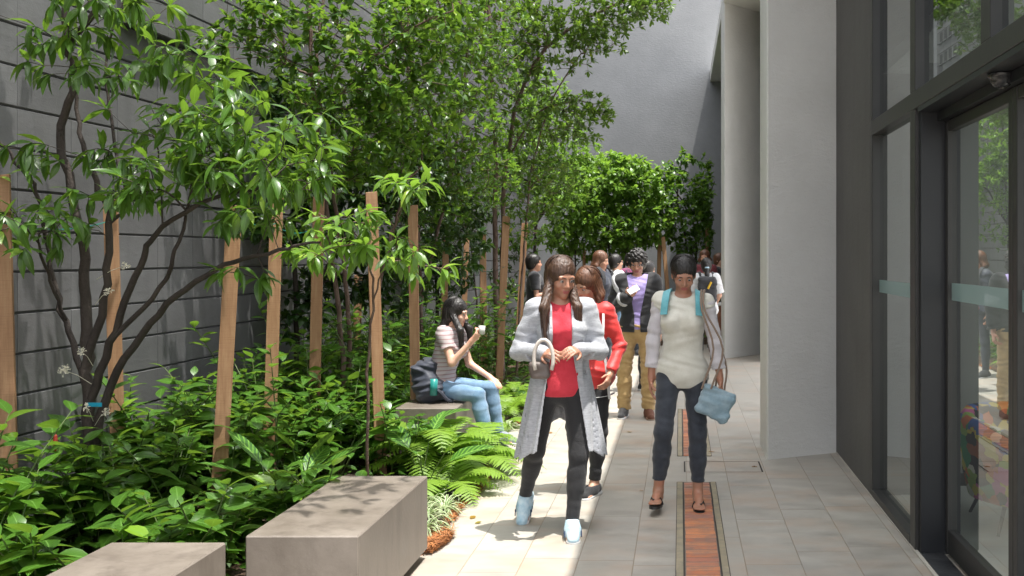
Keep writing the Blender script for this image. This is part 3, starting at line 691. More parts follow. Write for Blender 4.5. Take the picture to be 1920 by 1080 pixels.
# --- T2: slim pair of trunks
make_tree('pair of slim brown trunks with a leafy crown, rising between the middle stakes', P(650, 830, 8.3),
 [([(648, 850, 8.3), (645, 700, 8.3), (632, 560, 8.3), (612, 400, 8.25), (590, 200, 8.2), (583, 60, 8.2), (580, -120, 8.2)], .024, .014),
  ([(668, 850, 8.4), (656, 700, 8.4), (652, 560, 8.35), (632, 400, 8.3), (608, 250, 8.3), (595, 100, 8.3), (620, -80, 8.3)], .022, .012),
  ([(690, 850, 8.5), (696, 700, 8.5), (715, 520, 8.5), (740, 420, 8.5), (765, 335, 8.5)], .016, .010),
  ([(600, 230, 8.2), (690, 120, 8.0), (760, 60, 7.9), (850, 20, 7.8)], .012, .006, 1)],
 [(560, 60, 8.0, 110, 80, .6, 60), (700, 70, 8.0, 110, 90, .7, 80), (640, 190, 8.0, 100, 60, .6, 60), (760, 180, 8.1, 110, 80, .7, 80), (700, 290, 8.1, 110, 55, .6, 60), (820, 60, 8.2, 90, 80, .6, 50),
  (470, 30, 7.8, 70, 50, .5, 22), (430, 95, 7.6, 60, 30, .3, 9), (620, -110, 8.0, 200, 90, .9, 60), (820, -120, 8.2, 160, 90, .8, 50), (580, 330, 8.3, 90, 60, .4, 32)],
 .082, 7, T_ovate, ML_mid, M_barkr, 'whorl', .35, .45, .14, .10, TG, 1.2)
# --- T2b: dark shade tree by the wall behind T1
make_tree('dense dark-leaved tree in shade against the block wall, behind the slim trunks', P(560, 800, 9.4),
 [([(560, 800, 9.4), (556, 600, 9.4), (550, 400, 9.4), (545, 200, 9.3), (530, 60, 9.2)], .03, .012), ([(556, 600, 9.4), (640, 450, 9.5), (700, 300, 9.6)], .02, .01, 1)],
 [(520, 200, 9.1, 110, 80, .4, 60), (460, 170, 8.8, 60, 40, .3, 18), (560, 330, 9.2, 120, 70, .4, 80), (450, 400, 8.6, 60, 50, .3, 30), (650, 350, 9.5, 110, 80, .5, 80), (540, 440, 9.0, 90, 35, .4, 44), (760, 330, 9.8, 110, 90, .6, 80), (440, 100, 8.6, 50, 40, .3, 10), (700, 460, 9.6, 80, 40, .4, 40), (620, 540, 9.6, 90, 40, .4, 36), (560, 600, 9.4, 60, 40, .3, 20), (740, 540, 9.9, 70, 50, .5, 36), (860, 470, 10.8, 60, 60, .5, 30)],
 .095, 8, T_ovate, ML_dark, M_bark, 'whorl', .35, .4, .16, .1, TG, .9)
# --- T5: middle tree
make_tree('bushy mid-green tree with yellowish new leaves above the seated woman', P(800, 760, 10.6),
 [([(795, 780, 10.6), (790, 600, 10.6), (785, 450, 10.6), (770, 280, 10.5), (765, 100, 10.4), (770, -80, 10.4)], .03, .014), ([(790, 560, 10.6), (830, 400, 10.6), (860, 250, 10.6), (880, 60, 10.6)], .02, .01, 1), ([(785, 450, 10.6), (730, 330, 10.5), (700, 200, 10.4)], .016, .008, 1)],
 [(830, 230, 10.2, 110, 100, .8, 140), (790, 370, 10.2, 110, 60, .7, 90), (730, 240, 10.0, 100, 90, .7, 90), (880, 110, 10.4, 100, 90, .8, 110), (900, 330, 10.6, 80, 60, .6, 60), (800, 40, 10.2, 120, 70, .8, 90), (900, 0, 10.6, 110, 70, .8, 80), (850, -120, 10.4, 180, 90, 1.0, 70), (760, 460, 10.3, 70, 35, .4, 20)],
 .078, 7, T_obo, ML_mid, M_barkr, 'whorl', .15, .5, .16, .1, TG, 1.2)
# --- dark hanging foliage mid distance
make_tree('dark tree with hanging ivy-like foliage behind the seated woman', P(810, 680, 13.6),
 [([(815, 680, 13.6), (820, 560, 13.6), (810, 450, 13.6), (800, 300, 13.6)], .03, .012), ([(900, 690, 13.9), (893, 560, 13.9), (880, 440, 13.9), (860, 330, 13.8)], .016, .01)],
 [(800, 450, 13.2, 60, 90, .6, 120), (860, 400, 13.4, 60, 70, .6, 90), (760, 420, 12.8, 50, 60, .5, 50), (845, 520, 13.4, 45, 60, .4, 44), (900, 380, 13.6, 45, 60, .5, 50), (780, 540, 13.2, 35, 45, .4, 24), (960, 520, 15.5, 50, 70, .6, 40), (830, 300, 13.4, 100, 60, .6, 60)],
 .085, 8, T_small, ML_dark, M_bark, 'whorl', .6, .2, .18, .05, TG, .9)
# --- T3: twin trunks with obovate leaf rosettes, spreading over the path
make_tree('tall twin-trunked tree with dark rosette leaves spreading out over the path', P(935, 720, 12.8),
 [([(934, 715, 12.8), (930, 560, 12.8), (928, 420, 12.8), (930, 300, 12.7), (922, 150, 12.6), (915, 0, 12.5), (905, -150, 12.5)], .040, .018),
  ([(942, 715, 12.9), (942, 560, 12.9), (944, 420, 12.8), (950, 300, 12.7), (985, 150, 12.5), (1060, 60, 12.2), (1150, 10, 12.0), (1230, -40, 11.8)], .038, .012),
  ([(968, 680, 13.2), (975, 560, 13.1), (985, 440, 13.0), (1000, 300, 12.8), (1040, 180, 12.5), (1090, 100, 12.2)], .018, .008),
  ([(950, 300, 12.7), (1010, 210, 12.4), (1080, 190, 12.2), (1120, 195, 12.0)], .014, .006, 1)],
 [(1010, 60, 12.2, 70, 80, .6, 70), (1090, 40, 12.0, 70, 45, .5, 60), (1170, 20, 11.9, 55, 35, .4, 40), (1215, 15, 11.8, 45, 28, .4, 26), (1130, 75, 12.0, 50, 28, .4, 28), (1235, -30, 11.8, 50, 30, .4, 20), (1075, 110, 12.1, 45, 30, .4, 20),
  (1090, 200, 12.0, 55, 24, .4, 30), (1125, 215, 11.9, 28, 20, .3, 14), (1040, 240, 12.2, 60, 40, .5, 30), (1100, 255, 12.0, 25, 22, .3, 8), (960, 180, 12.4, 90, 80, .7, 90), (940, 60, 12.4, 90, 80, .7, 90), (960, 300, 12.5, 90, 50, .6, 50),
  (1000, -100, 12.2, 200, 90, 1.0, 110), (1150, -120, 11.8, 120, 70, .8, 60), (990, 400, 12.8, 60, 50, .5, 26), (1040, 330, 12.4, 50, 40, .5, 24), (1060, 490, 13.5, 5, 5, .1, 0)],
 .082, 8, T_obo, ML_obo, M_barkr, 'whorl', .15, .5, .18, .08, TG, 1.6)
# --- T9: pale green tree behind
make_tree('pale bright-green fine-leaved tree behind the twin-trunked tree', P(1000, 650, 16.0),
 [([(1000, 660, 16.0), (1002, 540, 16.0), (1005, 420, 16.0), (1010, 300, 16.0), (1020, 180, 15.9)], .035, .012), ([(1005, 420, 16.0), (1050, 350, 15.9), (1090, 320, 15.8)], .018, .008, 1)],
 [(1020, 260, 15.6, 90, 80, .8, 200), (1060, 340, 15.4, 70, 50, .6, 90), (980, 330, 15.6, 90, 70, .8, 110), (1010, 180, 15.6, 60, 50, .6, 70), (1000, 430, 15.8, 70, 50, .6, 60), (1100, 280, 15.6, 28, 30, .4, 16)],
 .085, 8, T_small, ML_lite, M_bark, 'whorl', .5, .4, .2, .08, TG, 1.3)
BD = 1.7
# --- far trees against the end wall
FG = 'broad light-green trees against the end wall'
make_tree('broad light-green tree against the end wall, left of the two leaning stakes', P(1150, 640, 19.6),
 [([(1150, 640, 19.6), (1148, 540, 19.6), (1140, 450, 19.6), (1120, 360, 19.5)], .035, .012), ([(1158, 640, 19.7), (1170, 500, 19.6), (1185, 400, 19.6), (1190, 330, 19.6)], .03, .012), ([(1075, 640, 19.5), (1078, 520, 19.5), (1080, 430, 19.4), (1070, 350, 19.4)], .02, .01)],
 [(1130, 340, 19.2, 80, 48, .8, 210), (1190, 350, 19.2, 60, 55, .8, 150), (1080, 380, 19.0, 60, 60, .8, 140), (1150, 420, 19.2, 90, 45, .8, 170), (1060, 450, 19.0, 40, 26, .5, 36), (1230, 400, 19.3, 45, 55, .7, 90), (1150, 300, 19.3, 50, 14, .5, 32), (1090, 310, 19.2, 40, 18, .5, 26), (1200, 455, 19.3, 50, 16, .5, 30), (1120, 470, 19.6, 80, 22, .6, 60), (1040, 400, 18.6, 30, 50, .4, 26), (1160, 400, 20.2, 110, 60, .6, 90)],
 .12, 7, T_ovate, ML_lite, M_bark, 'whorl', .6, .4, .22, .08, FG, 1.3)
make_tree('light-green tree with dark crooked stems against the end wall, right beside the far column', P(1290, 640, 20),
 [([(1293, 640, 20), (1290, 540, 20), (1286, 450, 20), (1270, 370, 20), (1278, 300, 20)], .035, .010), ([(1296, 640, 20.1), (1305, 500, 20.1), (1300, 420, 20), (1262, 350, 20), (1240, 320, 20)], .03, .008), ([(1290, 500, 20), (1320, 400, 20), (1340, 340, 20)], .02, .008, 1)],
 [(1280, 390, 19.6, 50, 60, .7, 80), (1330, 370, 19.6, 40, 50, .6, 100), (1335, 430, 19.6, 40, 40, .6, 70), (1255, 330, 19.6, 35, 28, .5, 34), (1285, 300, 19.8, 18, 20, .3, 10), (1325, 303, 19.8, 24, 12, .3, 10), (1290, 460, 19.8, 60, 30, .5, 36), (1345, 480, 20, 25, 40, .5, 26)],
 .115, 7, T_ovate, ML_mid, M_bark, 'whorl', .6, .4, .22, .08, FG, 1.3)


MARKS = [(-3.6, 5.9, 'the dark multi-stemmed tree'), (-3.9, 5.55, 'the leftmost stake'), (-3.75, 6.6, 'the stake by the block wall'), (-2.95, 6.35, 'the leaning stake'), (-2.98, 7.15, 'the second stake'), (-2.95, 7.9, 'the stake beside the slim trunks'),
 (-2.75, 8.3, 'the slim brown trunks'), (-2.25, 7.35, 'the reddish stake'), (-2.2, 8.25, 'the stake by the seated woman'), (-2.38, 4.13, 'the nearest bench'), (-1.86, 4.9, 'the foreground bench'), (-2.0, 8.4, 'the seated woman'), (-3.57, 10.9, 'the short shaded stake'),
 (-3.1, 13.0, 'the ivy-covered stake'), (-2.3, 12.6, 'the pale stake'), (-2.3, 14.6, 'the grey-brown stake'), (-2.7, 13.4, 'the shaded stake'), (-1.3, 19.6, 'the left far tree'), (.16, 20, 'the right far tree'), (-.38, 19.1, 'the two leaning thin stakes'), (-3.3, 9.4, 'the dense dark tree by the wall'), (-2.7, 10.6, 'the bushy mid-green tree'), (-2.5, 16, 'the pale fine-leaved tree')]
USED = set()
def name_it(x, y, h, lab):
    near = sorted(MARKS, key=lambda q: (q[0]-x)**2+(q[1]-y)**2)
    hw = 'low' if h < .33 else 'mid-height' if h < .7 else 'tall'
    def rel(q):
        dx, dy = x-q[0], y-q[1]; return ('behind' if dy > 0 else 'in front of') if abs(dy) > abs(dx) else ('right of' if dx > 0 else 'left of')
    for a in range(4):
        for b_ in range(a+1, 8):
            l = '%s glossy plant %s %s and %s %s' % (hw, rel(near[a]), near[a][2], rel(near[b_]), near[b_][2])
            if l not in USED and len(l.split()) <= 16: USED.add(l); return l
    return lab
# ================= bed plants
GB = 'glossy broad-leaved plants filling the bed'
def ginger(base, hgt, nst, label, leaf=.13, mat=None, lean=None):
    root = thing('broadleaf_plant', base, label, 'plant', GB); lv = Leaves(); m = MB()
    for s_ in range(nst):
        a = rng.uniform(0, 6.28); ln = rng.uniform(.15, .5); d = np.array((math.cos(a)*ln+(lean[0] if lean is not None else 0), math.sin(a)*ln+(lean[1] if lean is not None else 0), 1.0)); hh = hgt*rng.uniform(.6, 1.05)
        p0 = np.array((base[0]+rng.normal(0, .05), base[1]+rng.normal(0, .05), 0.)); pts = []
        for i in range(9):
            t = i/8; q = p0+np.array((d[0]*hh*t**1.6, d[1]*hh*t**1.6, hh*t*(1-.12*t))); 
            q[0] = max(q[0], wall_x(q[1])+.06); pts.append(q)
        m.tube(pts, np.linspace(.007, .003, 9), 5, cap=False); n = int(8+hh*9); ph = rng.uniform(0, 6.28)
        for k in range(n):
            t = .22+.78*k/(n-1); i = min(7, int(t*8)); f = t*8-i; q = pts[i]*(1-f)+pts[i+1]*f; aa = ph+k*2.1
            el_ = .15+.8*max(0, t-.75)*3.2
            dv = np.array((math.cos(aa), math.sin(aa), el_+rng.normal(0, .15)))
            lv.add(q, dv, leaf*rng.uniform(.7, 1.15)*(1 if t < .9 else .8), min(.999, max(0, rng.normal(.42, .16)+(.28 if t > .9 else 0))), rng.normal(0, .25))
    m.obj('stem', M_stem, root, smooth=True); lv.obj('foliage', T_ovate, mat or ML_bed, root); return root
zones = [((-3.85, -3.0), (4.9, 6.3), 18, (.45, .9), .165, 'broad-leaved glossy plant at the foot of the dark multi-stemmed tree'),
 ((-3.0, -2.0), (4.45, 5.6), 16, (.38, .62), .17, 'broad-leaved glossy plant just behind the two nearest benches'),
 ((-3.7, -2.6), (6.3, 7.6), 28, (.6, 1.12), .155, 'broad-leaved glossy plant among the stakes in the middle of the bed'),
 ((-3.75, -2.5), (7.6, 9.4), 34, (.7, 1.4), .145, 'broad-leaved glossy plant around the slim brown trunks'),
 ((-3.5, -2.4), (9.4, 12.5), 38, (.85, 1.5), .14, 'broad-leaved glossy plant behind the seated woman'),
 ((-3.3, -2.1), (12.5, 16.5), 20, (.6, 1.2), .14, 'broad-leaved plant around the foot of the twin-trunked tree'),
 ((-2.9, .9), (19.0, 22.3), 22, (.5, 1.0), .14, 'broad-leaved plant under the far trees')]
for (xr, yr, n_, hr, lf, lab) in zones:
    for i in range(n_):
        y = yr[0]+(yr[1]-yr[0])*(i+rng.random())/n_; x = rng.uniform(*xr)
        x = max(x, wall_x(y)+.15); x = min(x, edge_x(y)-.45) if y < 17.5 else x
        hh_ = rng.uniform(*hr); ginger((x, y, 0), hh_, 3+int(rng.random()*2), name_it(x, y, (hh_-hr[0])/(hr[1]-hr[0]), lab), lf)
for (px, py, d, h_, lab) in ((10, 1000, 4.6, .95, 'large-leaved plant at the left edge in front of the leftmost timber stake'), (60, 1080, 4.5, .55, 'low large-leaved plant at the bottom left corner beside the nearest bench'), (-30, 900, 4.8, 1.1, 'tall large-leaved plant half out of the picture at the left edge')):
    c = P(px, py, d); ginger((c[0], c[1], 0), h_, 4, lab, .19)
m = MB(); c = P(104, 828, 5.3); m.tube([c-np.array((0, 0, .05)), c-np.array((0, 0, .03)), c, c+np.array((0, 0, .03)), c+np.array((0, 0, .045))], [.004, .009, .012, .009, .002], 9)
tag(m.obj('flower_cone', pmat('red_bract', (.25, .025, .012), .45, .5, 90)), 'single red cone-shaped flower at the left of the leafy bed', 'flower')
for (x, y, h_) in ((-2.02, 7.25, .66), (-1.86, 7.32, .58), (-2.25, 7.4, .75), (-2.4, 7.55, .8), (-2.3, 8.4, .7), (-2.34, 8.8, .75)): ginger((x, y, 0), h_, 4, name_it(x, y, .1, 'low glossy plant hiding the stone seat'), .14)
# fallen leaves on the stone
lv = Leaves()
for k in range(22):
    y = rng.uniform(4.4, 14); x = edge_x(y)+abs(rng.normal(.12, .45)) if k < 17 else rng.uniform(-.9, .6); a = rng.uniform(0, 6.28)
    if x < .65: lv.add(np.array((x, y, .008)), np.array((math.cos(a), math.sin(a), .02)), rng.uniform(.03, .07), rng.random(), 0)
V, F, UV, r_ = lv.arrays(T_ovate); V[:, 2] = np.clip(V[:, 2], .006, .02); g_ = obj('fallen_leaves', V, F, ML_old, uv=UV, rnd=r_, smooth=True); g_['kind'] = 'stuff'; tag(g_, 'a few small brown leaves fallen on the paving', 'leaf litter')
# creeping low cover
lv = Leaves()
for k in range(7500):
    y = rng.uniform(4.3, 22.8); x = rng.uniform(wall_x(y)+.05, edge_x(y)-.28); a = rng.uniform(0, 6.28); z = abs(rng.normal(.05, .07)) + .01
    lv.add(np.array((x, y, z)), np.array((math.cos(a), math.sin(a), rng.uniform(-.1, .7))), rng.uniform(.05, .12), max(0, min(.99, rng.normal(.25, .15))))
V, F, UV, r_ = lv.arrays(T_ovate); g_ = obj('ground_cover', V, F, ML_bed, uv=UV, rnd=r_, smooth=True); g_['kind'] = 'stuff'; tag(g_, 'low creeping leaves covering the soil between the plants', 'ground cover')
# calatheas
def calathea(c, n, ln, lab):
    root = thing('striped_plant', c, lab, 'plant', 'broad striped-leaf plants behind the bench'); lv = Leaves(); m = MB()
    for k in range(n):
        a = k*2.4+rng.random()*.5; tilt = rng.uniform(.25, .85); hh = rng.uniform(.18, .42); d = np.array((math.cos(a)*tilt, math.sin(a)*tilt, 1.))
        p0 = np.array((c[0], c[1], 0.))+rng.normal(0, .02, 3)*np.array((1, 1, 0)); p1 = p0+unit(d)*hh; m.tube([p0, (p0+p1)/2+np.array((0, 0, .02)), p1], .004, 5, cap=False)
        lv.add(p1, np.array((math.cos(a)*(.5+tilt), math.sin(a)*(.5+tilt), .75)), ln*rng.uniform(.75, 1.15), rng.random(), rng.normal(0, .2))
    m.obj('stem', M_stem, root, smooth=True); lv.obj('foliage', T_cal, ML_cal, root)
for (px, py, d, n_, lab) in ((560, 905, 6.5, 8, 'striped-leaf plant at the far left corner of the foreground bench'), (630, 880, 7.2, 9, 'striped-leaf plant behind the middle of the foreground bench'), (680, 850, 7.9, 9, 'striped-leaf plant left of the reddish stake'),
     (755, 850, 7.6, 9, 'striped-leaf plant between the reddish stake and the next one'), (800, 870, 6.9, 5, 'striped-leaf plant with a large arching leaf, left of the big fern'), (735, 800, 8.6, 8, 'striped-leaf plant in the shade behind the stakes'), (590, 830, 7.6, 8, 'striped-leaf plant below the slim brown trunks'), (530, 950, 5.9, 7, 'striped-leaf plant close behind the near end of the foreground bench')):
    c = P(px, py, d); calathea((c[0], c[1], 0), n_+2, .30, lab)
# ferns
def fern(c, n, ln, lab, lift=.9, mat=None):
    Vn = None; root = thing('fern', c, lab, 'fern', 'bright ferns along the edge of the bed'); V = []; F = []; UV = []; Rn = []; m = MB(); n = int(n)
    for k in range(n):
        V = []; F = []; UV = []; Rn = []; m = MB()
        a = k*2.4+rng.random()*.6; L_ = ln*rng.uniform(.7, 1.1); li = lift*rng.uniform(.5, 1.2); h = np.array((math.cos(a), math.sin(a), 0)); pts = []
        for i in range(27):
            t = i/26; pts.append(np.array((c[0], c[1], .02))+h*L_*(t*.85)+np.array((0, 0, L_*(li*t-(.35+.6*li)*t**2.1))))
        for q in pts: q[2] = max(q[2], .012)
        m.tube(pts[::3], np.linspace(.0028, .0008, 9), 4, cap=False); rr = rng.random()
        for i in range(2, 26):
            t = i/26; T = unit(pts[i+1]-pts[i] if i < 26 else pts[i]-pts[i-1]); sd = unit(np.cross(T, (0, 0, 1.))+1e-6); up_ = np.cross(sd, T)
            pl = L_*.20*math.sin(math.pi*min(1, t*.93+.12))**.8; wd = pl*.11+.002
            for s_ in (-1, 1):
                d = unit(sd*s_+T*.45+rng.normal(0, .06, 3)); q = pts[i]; b_ = len(V); n2 = np.cross(d, up_)
                V += [q-T*wd*.7, q+T*wd*.7, q+d*pl*.55+T*wd*.8-up_*pl*.03, q+d*pl*.55-T*wd*.8-up_*pl*.03, q+d*pl-up_*pl*.16+T*wd*.05, q+d*pl-up_*pl*.16-T*wd*.05]
                F += [(b_, b_+1, b_+2, b_+3), (b_+3, b_+2, b_+4, b_+5)]; UV += [(0, 0), (0, 0), (.3, .5), (.3, .5), (0, 1), (0, 1)]; Rn += [min(.999, max(0, rr*.5+.25+rng.normal(0, .1)))]*6
        nv = len(V); F += [tuple(q+nv for q in f) for f in m.F]; V += list(m.V); UV += [(0, 0)]*len(m.V); Rn += [.5]*len(m.V)
        obj('frond', V, np.array(F), [mat or ML_fern, M_stem], root, uv=UV, rnd=Rn, midx=[0]*(len(F)-len(m.F))+[1]*len(m.F))
for (x, y, n_, ln, lab, li) in ((-1.62, 7.45, 22, .78, 'largest bright fern arching over the path in front of the seated woman', 1.05), (-1.62, 6.85, 17, .60, 'fern between the foreground bench and the large fern', .8), (-1.88, 7.42, 17, .74, 'fern in front of the stone seat', 1.35), (-1.62, 7.98, 13, .55, 'fern leaning over the seated woman\'s feet', 1.1), (-2.1, 5.9, 9, .36, 'small fern at the far end of the foreground bench', .9),
     (-2.35, 5.75, 9, .34, 'small fern behind the reddish stake foot', .9), (-2.05, 4.55, 9, .30, 'small fern in the gap between the two nearest benches', .7), (-2.0, 5.0, 8, .28, 'fern tucked along the left side of the foreground bench', .7), (-2.62, 4.5, 6, .22, 'tiny bright fern at the back edge of the nearest bench', .7),
     (-1.75, 9.9, 14, .55, 'fern beyond the seated woman near the pale stake', 1.2), (-1.62, 10.5, 12, .5, 'fern at the bed edge behind the woman in the grey cardigan', 1.0), (-1.95, 11.3, 12, .5, 'fern around the foot of the pale stake', 1.1), (-1.7, 12.4, 11, .45, 'fern farther along the bed edge', 1.0), (-1.70, 9.45, 9, .38, 'low fern beside the seated woman\'s knees', .8), (-1.75, 14.0, 11, .45, 'farthest fern on the bed edge', 1.0),
     (-2.45, 6.5, 9, .4, 'fern behind the foreground bench between striped leaves', 1.0)):
    fern((x, y, 0), n_, ln, lab, li)
# spider plants
def spider(c, n, ln, lab):
    root = thing('spider_plant', c, lab, 'plant', 'white-edged spider plants at the bed edge'); V = []; F = []; UV = []; Rn = []
    for k in range(n):
        a = rng.uniform(0, 6.28); L_ = ln*rng.uniform(.55, 1.1); li = rng.uniform(.5, 1.5); h = np.array((math.cos(a), math.sin(a), 0)); s_ = np.array((-h[1], h[0], 0)); b_ = len(V)
        for i in range(8):
            t = i/7; q = np.array((c[0], c[1], .02))+h*(L_*t*.8)+np.array((0, 0, L_*(li*t-(li*.6+.45)*t*t)))+s_*.03*math.sin(k)*t*t; q[2] = max(q[2], .01+.004*t); wd = .0075*(1-t**2.5)+.0006
            V += [q-s_*wd+np.array((0, 0, wd*.5)), q, q+s_*wd+np.array((0, 0, wd*.5))]; UV += [(-1, t), (0, t), (1, t)]; Rn += [(k*.37) % 1]*3
        for i in range(7): e = b_+i*3; F += [(e, e+1, e+4, e+3), (e+1, e+2, e+5, e+4)]
    obj('foliage', V, np.array(F), ML_spi, root, uv=UV, rnd=Rn, smooth=True)
for i, (x, y, n_, ln) in enumerate(((-1.50, 5.78, 42, .23), (-1.56, 6.02, 44, .26), (-1.50, 6.28, 40, .24), (-1.68, 5.62, 36, .24), (-1.62, 6.45, 36, .24), (-1.50, 6.62, 34, .20), (-1.47, 6.9, 30, .18), (-1.50, 7.12, 28, .18), (-1.62, 9.3, 26, .2), (-1.55, 9.75, 30, .2), (-1.52, 10.2, 28, .2))):
    spider((x, y, 0), n_, ln, ['white-edged spider plant beside the far corner of the foreground bench', 'white-edged spider plant in front of the black spotlight', 'white-edged spider plant just beyond the first two', 'spider plant closest to the end face of the foreground bench', 'spider plant under the tips of the large fern', 'small spider plant at the paving edge under the fern', 'small grassy clump at the paving edge by the coir mulch', 'small grassy clump below the large fern', 'grassy clump beyond the seated woman\'s feet', 'grassy clump at the bed corner behind the cardigan', 'grassy clump on the far side of the bed corner'][i])
# dry sticks and litter low in the bed at the left
m = MB()
for k in range(60):
    y = rng.uniform(4.1, 5.2); x = rng.uniform(-3.4, -2.35); a = rng.uniform(0, 6.28); l = rng.uniform(.05, .2); p = np.array((x, y, .02+rng.random()*.05)); m.tube([p, p+np.array((math.cos(a)*l, math.sin(a)*l, rng.uniform(0, .08)))], .0025, 4)
s_ = m.obj('plant_litter', pmat('dry_stick', (.22, .15, .09), .9)); s_['kind'] = 'stuff'; tag(s_, 'dry sticks and litter on the soil behind the nearest bench', 'litter')
# ================= people: signed-distance bodies meshed with surface nets
f4 = np.float32
def rc(p, a, b, r1, r2):
    a = np.asarray(a, f4); b = np.asarray(b, f4); ba = b-a; pa = p-a; h = np.clip(pa@ba/max(float(ba@ba), 1e-8), 0, 1)
    return np.sqrt(((pa-h[:, None]*ba)**2).sum(1))-(r1+(r2-r1)*h)
def ell(p, c, r, M=None):
    q = p-np.asarray(c, f4)
    if M is not None: q = q@M
    r = np.asarray(r, f4); k0 = np.sqrt(((q/r)**2).sum(1)); k1 = np.sqrt(((q/(r*r))**2).sum(1))+1e-6; return k0*(k0-1)/k1
def bx(p, c, hs, rr=.01, M=None):
    q = p-np.asarray(c, f4)
    if M is not None: q = q@M
    q = np.abs(q)-(np.asarray(hs, f4)-rr); return np.sqrt((np.maximum(q, 0)**2).sum(1))+np.minimum(q.max(1), 0)-rr
def sm(a, b, k):
    h = np.clip(.5+.5*(b-a)/k, 0, 1); return b+(a-b)*h-k*h*(1-h)
def sx(a, b, k): return -sm(-a, -b, k)
def frame(d, side):
    """columns: side (x), front-back (y), along (z)"""
    z = unit(np.array(d, float)); x = np.array(side, float); x = unit(x-z*x.dot(z)); y = np.cross(z, x); return np.stack([x, y, z], 1).astype(f4)
def rotm(yaw, pitch=0, tilt=0):
    return np.array(Matrix.Rotation(R(yaw), 3, 'Z') @ Matrix.Rotation(R(pitch), 3, 'X') @ Matrix.Rotation(R(tilt), 3, 'Y'), dtype=f4)
def mesh_sdf(f, lo, hi, h):
    lo = np.array(lo, float); hi = np.array(hi, float); C = 4; nb = np.ceil((hi-lo)/(h*C)).astype(int)+1; n = nb*C+1
    cc = [lo[i]+(np.arange(nb[i])+.5)*h*C for i in range(3)]; G = np.stack(np.meshgrid(*cc, indexing='ij'), -1).reshape(-1, 3).astype(f4)
    dc = f(G).reshape(nb); act = np.abs(dc) < h*C*1.25
    A = np.full(n, 1e3, f4); big = np.repeat(np.repeat(np.repeat(np.sign(dc), C, 0), C, 1), C, 2).astype(f4)*1e3; A[:-1, :-1, :-1] = big
    pm = np.zeros(n, bool); am = np.repeat(np.repeat(np.repeat(act, C, 0), C, 1), C, 2)
    for a in (0, 1):
        for b in (0, 1):
            for c in (0, 1): pm[a:n[0]-1+a, b:n[1]-1+b, c:n[2]-1+c] |= am
    I = np.argwhere(pm); pts = (lo+I*h).astype(f4); v = np.empty(len(pts), f4)
    for s in range(0, len(pts), 200000): v[s:s+200000] = f(pts[s:s+200000])
    A[I[:, 0], I[:, 1], I[:, 2]] = v
    ins = A < 0; m = n-1
    cs = [(a, b, c) for a in (0, 1) for b in (0, 1) for c in (0, 1)]
    cnt = sum(ins[a:m[0]+a, b:m[1]+b, c:m[2]+c].astype(np.int8) for a, b, c in cs); cell = (cnt > 0) & (cnt < 8)
    CI = np.argwhere(cell)
    if len(CI) == 0: return np.zeros((0, 3)), np.zeros((0, 4), int)
    idx = -np.ones(m, int); idx[CI[:, 0], CI[:, 1], CI[:, 2]] = np.arange(len(CI))
    acc = np.zeros((len(CI), 3)); w_ = np.zeros(len(CI)); vals = {c: A[CI[:, 0]+c[0], CI[:, 1]+c[1], CI[:, 2]+c[2]] for c in cs}
    for c in cs:
        for ax in range(3):
            if c[ax] == 0:
                e = list(c); e[ax] = 1; e = tuple(e); a, b = vals[c], vals[e]; x = (a < 0) != (b < 0); t = np.clip(a/np.where(x, a-b, 1), 0, 1)
                q = np.tile(np.array(c, float), (len(CI), 1)); q[:, ax] = t; acc += q*x[:, None]; w_ += x
    V = lo+(CI+acc/np.maximum(w_, 1)[:, None])*h; Fs = []
    for ax in range(3):
        u, v2 = [(1, 2), (2, 0), (0, 1)][ax]; s0 = [slice(1, m[i]) for i in range(3)]; s0[ax] = slice(0, m[ax]); s1 = list(s0); s1[ax] = slice(1, m[ax]+1)
        a = ins[tuple(s0)]; b = ins[tuple(s1)]; X = np.argwhere(a != b)
        if len(X) == 0: continue
        o = np.array([1, 1, 1]); o[ax] = 0; Xg = X+o; sgn = a[X[:, 0], X[:, 1], X[:, 2]]
        def cid(du, dv):
            k = Xg.copy(); k[:, u] -= du; k[:, v2] -= dv; return idx[k[:, 0], k[:, 1], k[:, 2]]
        q = np.stack([cid(1, 1), cid(0, 1), cid(0, 0), cid(1, 0)], 1); q[~sgn] = q[~sgn][:, ::-1]; Fs.append(q)
    Fq = np.concatenate(Fs); Fq = Fq[(Fq >= 0).all(1)]
    return V, Fq
def crumple(p, s, amp):
    return amp*1.15*(np.sin(31*p[:, 0]+7*np.sin(17*p[:, 2]+s)+s)*np.sin(26*p[:, 2]+9*p[:, 0]*np.sin(s)+6*p[:, 1]+2*s)+.6*np.sin(47*p[:, 2]+21*p[:, 1]-13*p[:, 0]+s*3))
def cloth(name, col, rough=.85, col2=None, bsc=120, lo=.35, hi=.65, vsc=14, vscale=(1, 1, 1)): return pmat(name, col, rough, .35, bsc, col2, vsc, vscale, sheen=.2, lo=lo, hi=hi)
def skin_mat(name, c):
    n = NT(name); b = n.n('ShaderNodeBsdfPrincipled', i_Roughness=.48); v = coords(n); f = noise(n, v, 18, 4, .6)
    n.L(n.mix(n.ramp(f, [(.35, 0.0), (.7, 1.0)]), c, (c[0]*1.08, c[1]*.86, c[2]*.8)), b.inputs['Base Color'])
    b.inputs['Subsurface Weight'].default_value = .12; b.inputs['Subsurface Radius'].default_value = (.9, .35, .2); b.inputs['Subsurface Scale'].default_value = .012
    n.L(b, n.out.inputs[0]); return n.m
SK1 = skin_mat('skin_warm', (.50, .29, .20)); SK2 = skin_mat('skin_tan', (.36, .19, .125)); SK3 = skin_mat('skin_light', (.60, .38, .28))
M_lip = pmat('lips', (.34, .10, .09), .4); M_eyew = pmat('eye_white', (.38, .35, .33), .35); M_iris = pmat('iris', (.02, .012, .01), .1)
